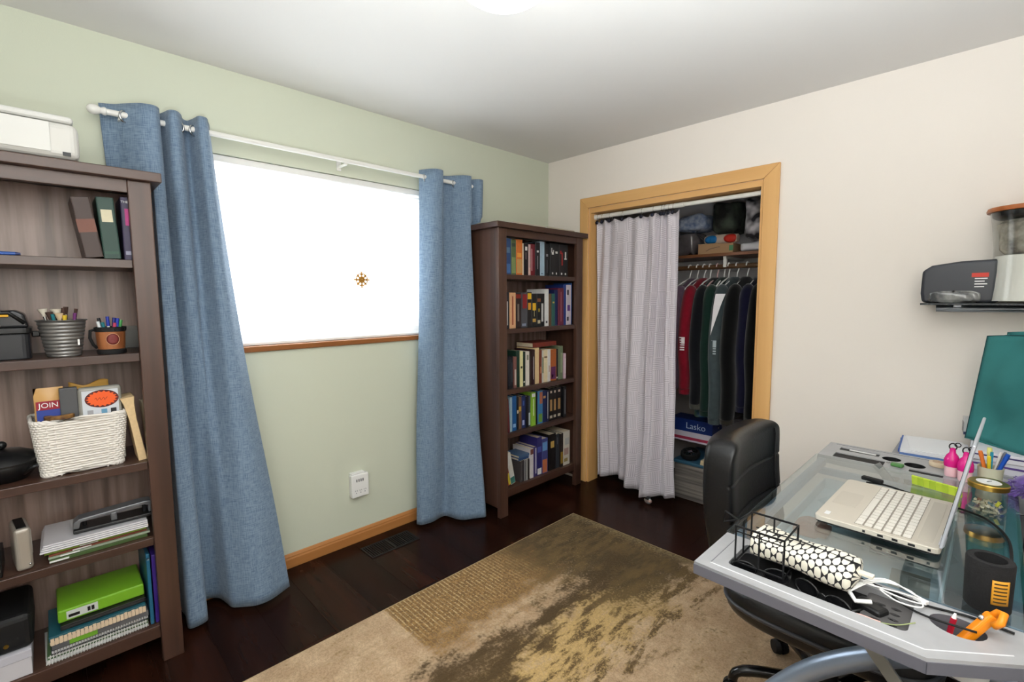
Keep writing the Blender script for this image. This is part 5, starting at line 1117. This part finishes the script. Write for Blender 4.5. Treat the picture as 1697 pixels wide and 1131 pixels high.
# black foam can sleeve
kz = thing('can_sleeve', 'black foam can sleeve with an orange label on the desk', 'can sleeve', (2.541, -1.532, GZ+.0005))
B().lathe([(0, 0), (.033, 0), (.036, .004), (.0375, .1), (.036, .104), (.025, .104), (.024, .02), (0, .018)], n=36).build('sleeve', M('foam_black', (24, 23, 24), .9, bump=.3, scale=300), kz, smooth='auto')
lf = lambda u, v: (.0378*math.cos(-PI/2+.12+u*.75), .0378*math.sin(-PI/2+.12+u*.75), .025+.05*v)
lo = B().grid(lf, 8, 4).build('orange_label', M('label_orange', (216, 150, 36), .6), kz, smooth=True, solid=.0012)
for q in range(6): B().grid(lambda u, v, q=q: (.0388*math.cos(-PI/2+.2+u*.55), .0388*math.sin(-PI/2+.2+u*.55), .030+.0075*q+.003*v), 6, 2).build('label_print', M('label_brown', (70, 50, 20), .7), lo)
# purple duster
random.seed(11); b = B()
for k in range(420):
    a_, p_ = random.uniform(0, 2*PI), random.uniform(-.1, PI/2); d = Vector((math.cos(a_)*math.cos(p_), math.sin(a_)*math.cos(p_), abs(math.sin(p_))+.05)); r_ = random.uniform(.05, .068)
    b.tube([d*.012, d*r_*.6+Vector((0, 0, .008)), d*r_+Vector((random.uniform(-.012, .012), random.uniform(-.012, .012), -.006))], [.005, .005, .002], 5)
du = thing('feather_duster', 'fluffy purple duster head at the right end of the desk', 'duster', (2.632, -.668, .766))
b.ball((0, 0, .03), .048, (1, 1, .7)); o = b.build('fibers', M('plush_purple', (104, 76, 156), .95, var=.4, scale=60, sheen=.5), du, smooth=True); o['kind'] = 'stuff'
B().cyl((.0, .0, .03), (.16, .03, .05), .008, n=10).build('handle', m_black, du)
bb_ = thing('fabric_bin', 'black fabric storage bin behind the desk at the right edge', 'bin', (2.82, -.86, .0005))
B().box(-.195, .2, -.40, .24, 0, .73).build('body', M('bin_fabric', (24, 24, 26), .9), bb_, bevel=.01); B().box(-.2, .2, -.405, .245, .73, .75).build('rim', m_black, bb_, bevel=.005)
# low cabinet by the wall with papers, box and teal bag
cb = thing('low_cabinet', 'low grey filing cabinet between desk and cream wall', 'cabinet', (0, 0, 0.0005))
B().box(2.24, 2.99, -.395, -.02, 0, .742).build('body', M('cabinet_grey', (150, 150, 154), .5), cb, bevel=.003)
for k in range(3):
    d_ = B().box(2.25, 2.98, -.41, -.3955, .02+.24*k, .25+.24*k-.012).build('drawer_front', M('cabinet_front', (160, 160, 164), .5), cb, bevel=.002); B().tube([(2.55, -.411, .14+.24*k), (2.55, -.425, .14+.24*k), (2.68, -.425, .14+.24*k), (2.68, -.411, .14+.24*k)], .004, 8).build('handle', m_chrome, d_)
zc = .743
for k, (lb, cx_, cy_, lx, ly, hz_, c, rz) in enumerate([('blue-edged binder under the papers behind the desk', 2.36, -.24, .21, .27, .014, (92, 122, 176), .1), ('stack of white papers with a blue spine behind the desk', 2.365, -.245, .215, .26, .012, (226, 226, 230), .06), ('loose white sheet curling on top of the papers', 2.375, -.235, .19, .25, .003, (234, 234, 236), .16)]):
    t = thing('paper_stack', lb, 'papers', (cx_, cy_, zc+.0003), rz); B().box(-lx/2, lx/2, -ly/2, ly/2, 0, hz_).build('sheets', M('paper_%d' % k, c, .8), t, bevel=.001)
    if k == 1: B().box(-lx/2-.002, -lx/2+.004, -ly/2, ly/2, 0, hz_+.001).build('blue_spine', M('spine_blue', (60, 96, 170), .5), t)
    zc += hz_+.0006
for k, (lb, z0, z1, c, st_c) in enumerate([('white carton with a purple stripe beneath the teal bag', .7425, .785, (214, 212, 220), (96, 70, 140)), ('upper white carton directly under the teal bag', .7855, .818, (222, 220, 226), (70, 60, 110))]):
    t = thing('flat_carton', lb, 'carton', (2.72, -.225, z0), -.02+.03*k, group='cartons under the teal bag')
    B().box(-.245, .24, -.165, .175, 0, z1-z0).build('carton', M('carton_%d' % k, c, .6), t, bevel=.002)
    B().box(-.245, .24, -.1662, -.1652, (z1-z0)*.55, (z1-z0)*.72).build('stripe', M('carton_stripe_%d' % k, st_c, .6), t); B().box(-.2462, -.2452, -.165, .17, (z1-z0)*.55, (z1-z0)*.72).build('side_stripe', M('carton_stripe_%d' % k, st_c, .6), t)
sb = thing('small_carton', 'small grey and white carton beside the teal bag', 'box', (2.475, -.105, .8185), .1)
B().box(-.03, .04, -.03, .03, 0, .07).build('carton', M('small_carton', (206, 204, 202), .6), sb, bevel=.002); B().box(-.0312, -.0302, -.03, .03, .008, .05).build('side_print', M('small_print', (120, 116, 116), .6), sb); B().box(-.03, .04, -.0312, -.0302, .0, .012).build('base_print', M('small_navy', (50, 50, 90), .6), sb)
tb = thing('tote_bag', 'teal fabric shopping bag standing on white cartons by the wall', 'bag', (2.456, -.205, .819), math.atan2(-.153, .166))
m_teal = M('teal_fabric', (58, 124, 123), .75, var=.12, scale=7, bump=.1, spec=.2, bscale=160)
LBG, HBG = .40, .425
def bagf(side):
    def f(u, v):
        x = (.055*v)*(1-u)+(LBG-.03*v)*u; wr = (.012*math.sin(7*u+5*v)*math.sin(PI*v)+.008*math.sin(13*u-9*v)*v)*min(1, u*4)
        fold = -.06*max(0, 1-abs(v-(.06+.62*u))/.30)*(1-v*.3)*min(1, u*5)
        y = (0.0+fold*-.6+wr) if side == 0 else (.13-.05*v+wr)
        return (x, y, HBG*v*(1.0 if side == 0 else 1.035)+.012*math.sin(3*u)*v)
    return f
B().grid(bagf(0), 26, 22).build('front_panel', m_teal, tb, smooth=True, solid=.0015)
B().grid(bagf(1), 26, 22).build('back_panel', m_teal, tb, smooth=True, solid=.0015)
for u_, nm in ((0, 'gusset'), (1, 'gusset')):
    B().grid(lambda s_, v: (lambda a_, c_: (a_[0]+(c_[0]-a_[0])*s_+(.035 if u_ == 0 else -.035)*math.sin(PI*s_)*v, a_[1]+(c_[1]-a_[1])*s_, a_[2]+(c_[2]-a_[2])*s_))(bagf(0)(u_, v), bagf(1)(u_, v)), 9, 16).build('gusset', m_teal, tb, smooth=True, solid=.0015)
B().box(0.0, LBG, .0, .13, .001, .004).build('bottom_board', m_teal, tb)
for u_ in (0,):
    B().tube([bagf(0)(0, k/10) for k in range(11)], .0018, 6).build('seam', M('teal_dark', (22, 64, 66), .8), tb); B().tube([bagf(0)(k/12, 1) for k in range(13)], .0018, 6).build('hem', M('teal_dark', (22, 64, 66), .8), tb)

# ---------------------------------------------------------------- things on the near tray
wr = thing('wire_rack', 'small black wire rack standing on the near desk tray', 'wire rack', (2.112, -1.725, ZT))
Wd, Dp, Ht = .105, .105, .092; m_wire = M('wire_black', (24, 24, 26), .35, metal=.4)
for zz_ in (.003, Ht): B().tube([(0, 0, zz_), (Wd, 0, zz_), (Wd, Dp, zz_), (0, Dp, zz_)], .0028, 8, closed=True).build('hoop', m_wire, wr, smooth='auto')
for x_, y_ in ((0, 0), (Wd, 0), (Wd, Dp), (0, Dp), (Wd*.5, 0), (0, Dp*.5), (Wd*.5, Dp)): B().cyl((x_, y_, .003), (x_, y_, Ht), .0022, n=8).build('upright', m_wire, wr)
B().tube([(0, .0, Ht*.86), (Wd, .0, Ht*.86)], .0016, 6).build('mid_wire', m_wire, wr)
B().tube([(-.0, Dp*.3, Ht), (-.05, Dp*.6, Ht+.0), (-.055, Dp*.6, Ht-.03), (-.03, Dp, Ht-.03), (0, Dp, Ht)], .0022, 8).build('hook', m_wire, wr, smooth='auto')
# pencil pouch with black and cream honeycomb
def honey():
    m = bpy.data.materials.new('honeycomb_cloth'); m.use_nodes = True; nt = m.node_tree; bs = nt.nodes['Principled BSDF']; bs.inputs['Roughness'].default_value = .8
    uv = nt.nodes.new('ShaderNodeUVMap'); sp = nt.nodes.new('ShaderNodeSeparateXYZ'); nt.links.new(uv.outputs[0], sp.inputs[0])
    def mth(op, a, b_=None):
        n = nt.nodes.new('ShaderNodeMath'); n.operation = op
        for i, v in enumerate((a, b_)):
            if v is None: continue
            if isinstance(v, (int, float)): n.inputs[i].default_value = v
            else: nt.links.new(v, n.inputs[i])
        return n.outputs[0]
    u, v = mth('MULTIPLY', sp.outputs[0], 2*PI*17), mth('MULTIPLY', sp.outputs[1], 2*PI*10)
    c1 = mth('COSINE', u); c2 = mth('COSINE', mth('ADD', mth('MULTIPLY', u, .5), v)); c3 = mth('COSINE', mth('SUBTRACT', mth('MULTIPLY', u, .5), v))
    s_ = mth('ADD', c1, mth('ADD', c2, c3))
    r = nt.nodes.new('ShaderNodeValToRGB'); e = r.color_ramp.elements; e[0].position = .122; e[1].position = .135; e[0].color = lin((30, 28, 30)); e[1].color = lin((226, 220, 204))
    nt.links.new(mth('MULTIPLY', mth('ADD', s_, 1.5), 1/4.5), r.inputs[0]); nt.links.new(r.outputs[0], bs.inputs['Base Color']); return m
po = thing('pencil_pouch', 'black and cream honeycomb patterned pencil pouch on the near tray', 'pencil pouch', (2.235, -1.637, ZT+.031), -.10)
def pf_(u, v):
    t = u*2*PI; e = .62; g = lambda q: math.copysign(abs(q)**e, q); x = (v-.5)*.225; k = min(1, (1-abs(v-.5)*2)/.10)**.45 if abs(v-.5) < .5 else 0
    k = max(k, .12)
    return (x, .052*g(math.cos(t))*k, .027*g(math.sin(t))*k+.003*math.sin(9*v+t))
pm_ = B().grid(pf_, 40, 40, True).build('pouch', honey(), po, smooth=True); uvl = pm_.data.uv_layers.new(name='UVMap')
for p_ in pm_.data.polygons:
    us = [pm_.data.loops[l].vertex_index % 40 for l in p_.loop_indices]; wrap = max(us) == 39 and min(us) == 0
    for l in p_.loop_indices:
        vi = pm_.data.loops[l].vertex_index; uu = vi % 40
        if wrap and uu == 0: uu = 40
        uvl.data[l].uv = ((vi//40)/39, uu/40)
B().tube([(-.11, .0, .027), (0, .002, .031), (.11, 0, .027)], .0018, 6).build('zipper', m_black, po); B().box(.108, .135, -.008, .008, .008, .013).build('pull_tab', honey(), po)
def glasses(label, loc, rz):
    t = thing('sunglasses', label, 'sunglasses', loc, rz, group='sunglasses on the near tray')
    for s_ in (-1, 1):
        B().tube([(s_*.034+.026*math.cos(k*PI/8), 0, .019+.018*math.sin(k*PI/8)) for k in range(16)], .0022, 8, closed=True).build('rim', m_black, t, smooth=True)
        B().extr([(s_*.034+.0255*math.cos(k*PI/8), -.0004, .019+.0175*math.sin(k*PI/8)) for k in range(16)], (0, .0008, 0)).build('lens', M('lens_dark', (18, 18, 20), .08), t)
        B().tube([(s_*.06, 0, .024), (s_*.062, .03, .02), (s_*.058, .09, .006)], [.0028, .0025, .002], 8).build('temple', m_black, t, smooth=True)
    B().tube([(-.009, 0, .022), (0, 0, .026), (.009, 0, .022)], .002, 6).build('bridge', m_black, t); return t
wl = .7355
glasses('black sunglasses lying inside the wire rack', (2.165, -1.712, wl), .25); glasses('black sunglasses lying below the honeycomb pouch', (2.292, -1.716, wl), -.35)
# cables
b = B()
for k in range(3):
    P = [(2.325, -1.615+.006*k, ZT+.006), (2.36, -1.625-.012*k, ZT+.014+.004*k), (2.41, -1.66+.02*k, ZT+.012), (2.45, -1.64+.015*k, ZT+.008), (2.43, -1.60-.008*k, ZT+.012+.003*k), (2.39, -1.605+.006*k, ZT+.018), (2.36, -1.64+.01*k, ZT+.02), (2.335, -1.69+.012*k, ZT+.012)]
    b.tube(cat(P, 44), .0017, 7)
wc = thing('charging_cable', 'coiled white charging cable on the near desk tray', 'cable', (0, 0, 0)); b.build('cord', m_white, wc, smooth=True)
B().tube([(2.335, -1.69, ZT+.012), (2.35, -1.712, ZT+.008), (2.375, -1.70, ZT+.012)], .0045, 8).build('strain_relief', m_white, wc, smooth=True); B().obox((2.445, -1.615, ZT+.009), (.8, -.4, 0), (.4, .8, 0), (0, 0, 1), .012, .006, .0035).build('plug', m_white, wc, bevel=.001)
ad = thing('power_adapter', 'black power adapter under the white cable', 'adapter', (2.372, -1.69, .7365), -.4); B().box(-.028, .028, -.018, .018, 0, .03).build('body', m_black, ad, bevel=.007, seg=3)
for y_ in (-.006, .006): B().box(.028, .042, y_-.001, y_+.001, .012, .018).build('prong', m_chrome, ad)
tag(B().tube(cat([(2.345, -1.725, .744), (2.36, -1.737, .757), (2.385, -1.738, .758), (2.395, -1.735, .757)], 14), .004, 8, flat=.4).build('pink_strap', M('strap_pink', (226, 180, 168), .6), smooth=True), 'short pink strap lying beside the black adapter', 'strap')
tag(B().tube(cat([(2.395, -1.735, .7585), (2.42, -1.72, .7585), (2.445, -1.70, .766)], 10), .0012, 6).build('green_string', M('string_green', (150, 160, 110), .8), smooth=True), 'thin green string across the perforated tray insert', 'string')
b = B(); b.tube(cat([(2.34, -1.60, ZT+.004), (2.40, -1.612, ZT+.004), (2.45, -1.62, ZT+.004), (2.52, -1.605, ZT+.004), (2.58, -1.61, ZT+.004)], 30), .0025, 7); b.tube(cat([(2.40, -1.63, ZT+.004), (2.43, -1.655, ZT+.004), (2.47, -1.665, ZT+.005), (2.53, -1.66, ZT+.006)], 24), .0022, 7)
tag(b.build('earphone_cable', m_blackm, smooth=True), 'black earphone cable trailing across the near tray', 'cable')
kf = thing('utility_knife', 'orange utility knife standing in the near tray cup hole', 'knife', (2.497, -1.66, .715))
kd = Vector((.052, .022, .088)).normalized(); ks = Vector((0.4, -.9, 0)); ks = (ks-kd*ks.dot(kd)).normalized(); kt = kd.cross(ks)
B().obox(kd*.05, kd, ks, kt, .055, .010, .008).build('handle', M('knife_orange', (240, 140, 20), .35), kf, bevel=.005, seg=3)
B().tube([kd*.10, kd*.115+ks*.004, kd*.12+ks*.016, kd*.105+ks*.026, kd*.092+ks*.02], .0065, 10).build('hook_end', M('knife_orange', (240, 140, 20), .35), kf, smooth=True)
B().ball(kd*.088+kt*-.008, .006, u=10, v=6).build('slider', m_chrome, kf, smooth=True)
rd = thing('red_pen', 'red pen leaning in the near tray cup hole', 'pen', (2.485, -1.655, .69)); B().cyl((0, 0, 0), (.012, .008, .085), .005, n=10).build('barrel', M('pen_red', (170, 26, 50), .3), rd, smooth='auto'); B().cyl((.012, .008, .085), (.0135, .009, .095), .004, .002, 10).build('tip', m_white, rd)

# ================================================================== CHAIR
m_lea = M('black_leather', (14, 14, 16), .34, bump=.12, scale=120, spec=.5)
ch = thing('office_chair', 'black leather swivel office chair pushed under the desk', 'chair', (2.205, -1.115, RUGZ), 0.0)
def sq(t, e): c, s_ = math.cos(t), math.sin(t); return math.copysign(abs(c)**e, c), math.copysign(abs(s_)**e, s_)
def backf(u, v):
    t = u*2*PI; cx_, sy = sq(t, .26); z = .47+.455*v
    k = 1.0
    if v > .93: k = math.sqrt(max(0, 1-((v-.93)/.07)**2))*.7+.3
    if v < .06: k = .6+.4*(v/.06)
    gv = 0
    for s_ in (.15, .43, .70): gv += math.exp(-((v-s_)/.008)**2)
    wy = (.235+.012*math.sin(PI*v))*(1 if v < .8 else (1-.10*((v-.8)/.2)**2)*(1 if v < .9 else .86+.14*math.sqrt(max(0, 1-((v-.9)/.1)**2))))
    dx = .054*k-(.007*gv if cx_ > 0 else 0)
    curve = .035*(sy*sy)-.02*math.sin(PI*v)
    return (-.275+curve-.045*v+dx*cx_, wy*sy, z)
B().grid(backf, 64, 110, True).build('backrest', m_lea, ch, smooth=True)
bo = ch.children[0]
b = bmesh.new(); b.from_mesh(bo.data); bmesh.ops.holes_fill(b, edges=b.edges[:]); bmesh.ops.recalc_face_normals(b, faces=b.faces[:]); b.to_mesh(bo.data); b.free()
for p_ in bo.data.polygons: p_.use_smooth = True
B().tube([Vector(backf(.06, .05+.9*k/20))+Vector((.002, 0, 0)) for k in range(21)], .003, 6).build('piping', m_black, bo)
def seatf(u, v):
    t = u*2*PI; cx_, sy = sq(t, .5); p = (v-.5)*PI*.999; cp = max(0, math.cos(p))**.35; sp_ = math.copysign(abs(math.sin(p))**.7, math.sin(p))
    return (-.005+.285*cx_*cp, .255*sy*cp, 0.398+.072*sp_-.02*max(0, cx_*cp)**3+.008*(sy*cp)**2)
B().grid(seatf, 48, 18, True).build('seat', m_lea, ch, smooth=True)
B().tube([(-.005+.286*sq(k*2*PI/48, .5)[0], .256*sq(k*2*PI/48, .5)[1], .402) for k in range(48)], .007, 8, closed=True).build('seat_piping', M('seat_trim', (56, 56, 60), .4), ch, smooth=True)
B().box(-.16, .18, -.18, .18, .32, .355).build('seat_plate', m_black, ch, bevel=.01)
b = B(); b.tube([(-.12, 0, .335), (-.27, 0, .35), (-.335, 0, .42), (-.345, 0, .62)], .02, 10); b.build('back_bracket', m_black, ch, smooth='auto')
B().cyl((0, 0, .11), (0, 0, .33), .026, n=16).build('gas_column', m_black, ch, smooth='auto')
B().lathe([(0, .085), (.05, .085), (.055, .10), (.045, .125), (0, .13)], n=24).build('hub', m_black, ch, smooth='auto')
a0 = math.atan2(-.125, -.25)
for k in range(5):
    a_ = a0+k*2*PI/5; d = Vector((math.cos(a_), math.sin(a_), 0)); s_ = Vector((-d.y, d.x, 0))
    arm = B().tube(cat([d*.03+Vector((0, 0, .105)), d*.12+Vector((0, 0, .115)), d*.22+Vector((0, 0, .108)), d*.275+Vector((0, 0, .09)), d*.287+Vector((0, 0, .06))], 14), [.02]*4+[.018]*5+[.016]*5, 10).build('base_arm', M('base_gloss', (16, 16, 17), .2), ch, smooth=True)
    b = B(); c_ = d*.29+Vector((0, 0, .0285))
    for q in (-1, 1): b.cyl(c_+s_*q*.006, c_+s_*q*.024, .028, .024, 18)
    b.build('caster', m_blackm, arm, smooth='auto'); B().tube([c_+s_*-.01+Vector((0, 0, .03)), c_+Vector((0, 0, .034)), c_+s_*.01+Vector((0, 0, .03))], .012, 8).build('caster_hood', m_black, arm)
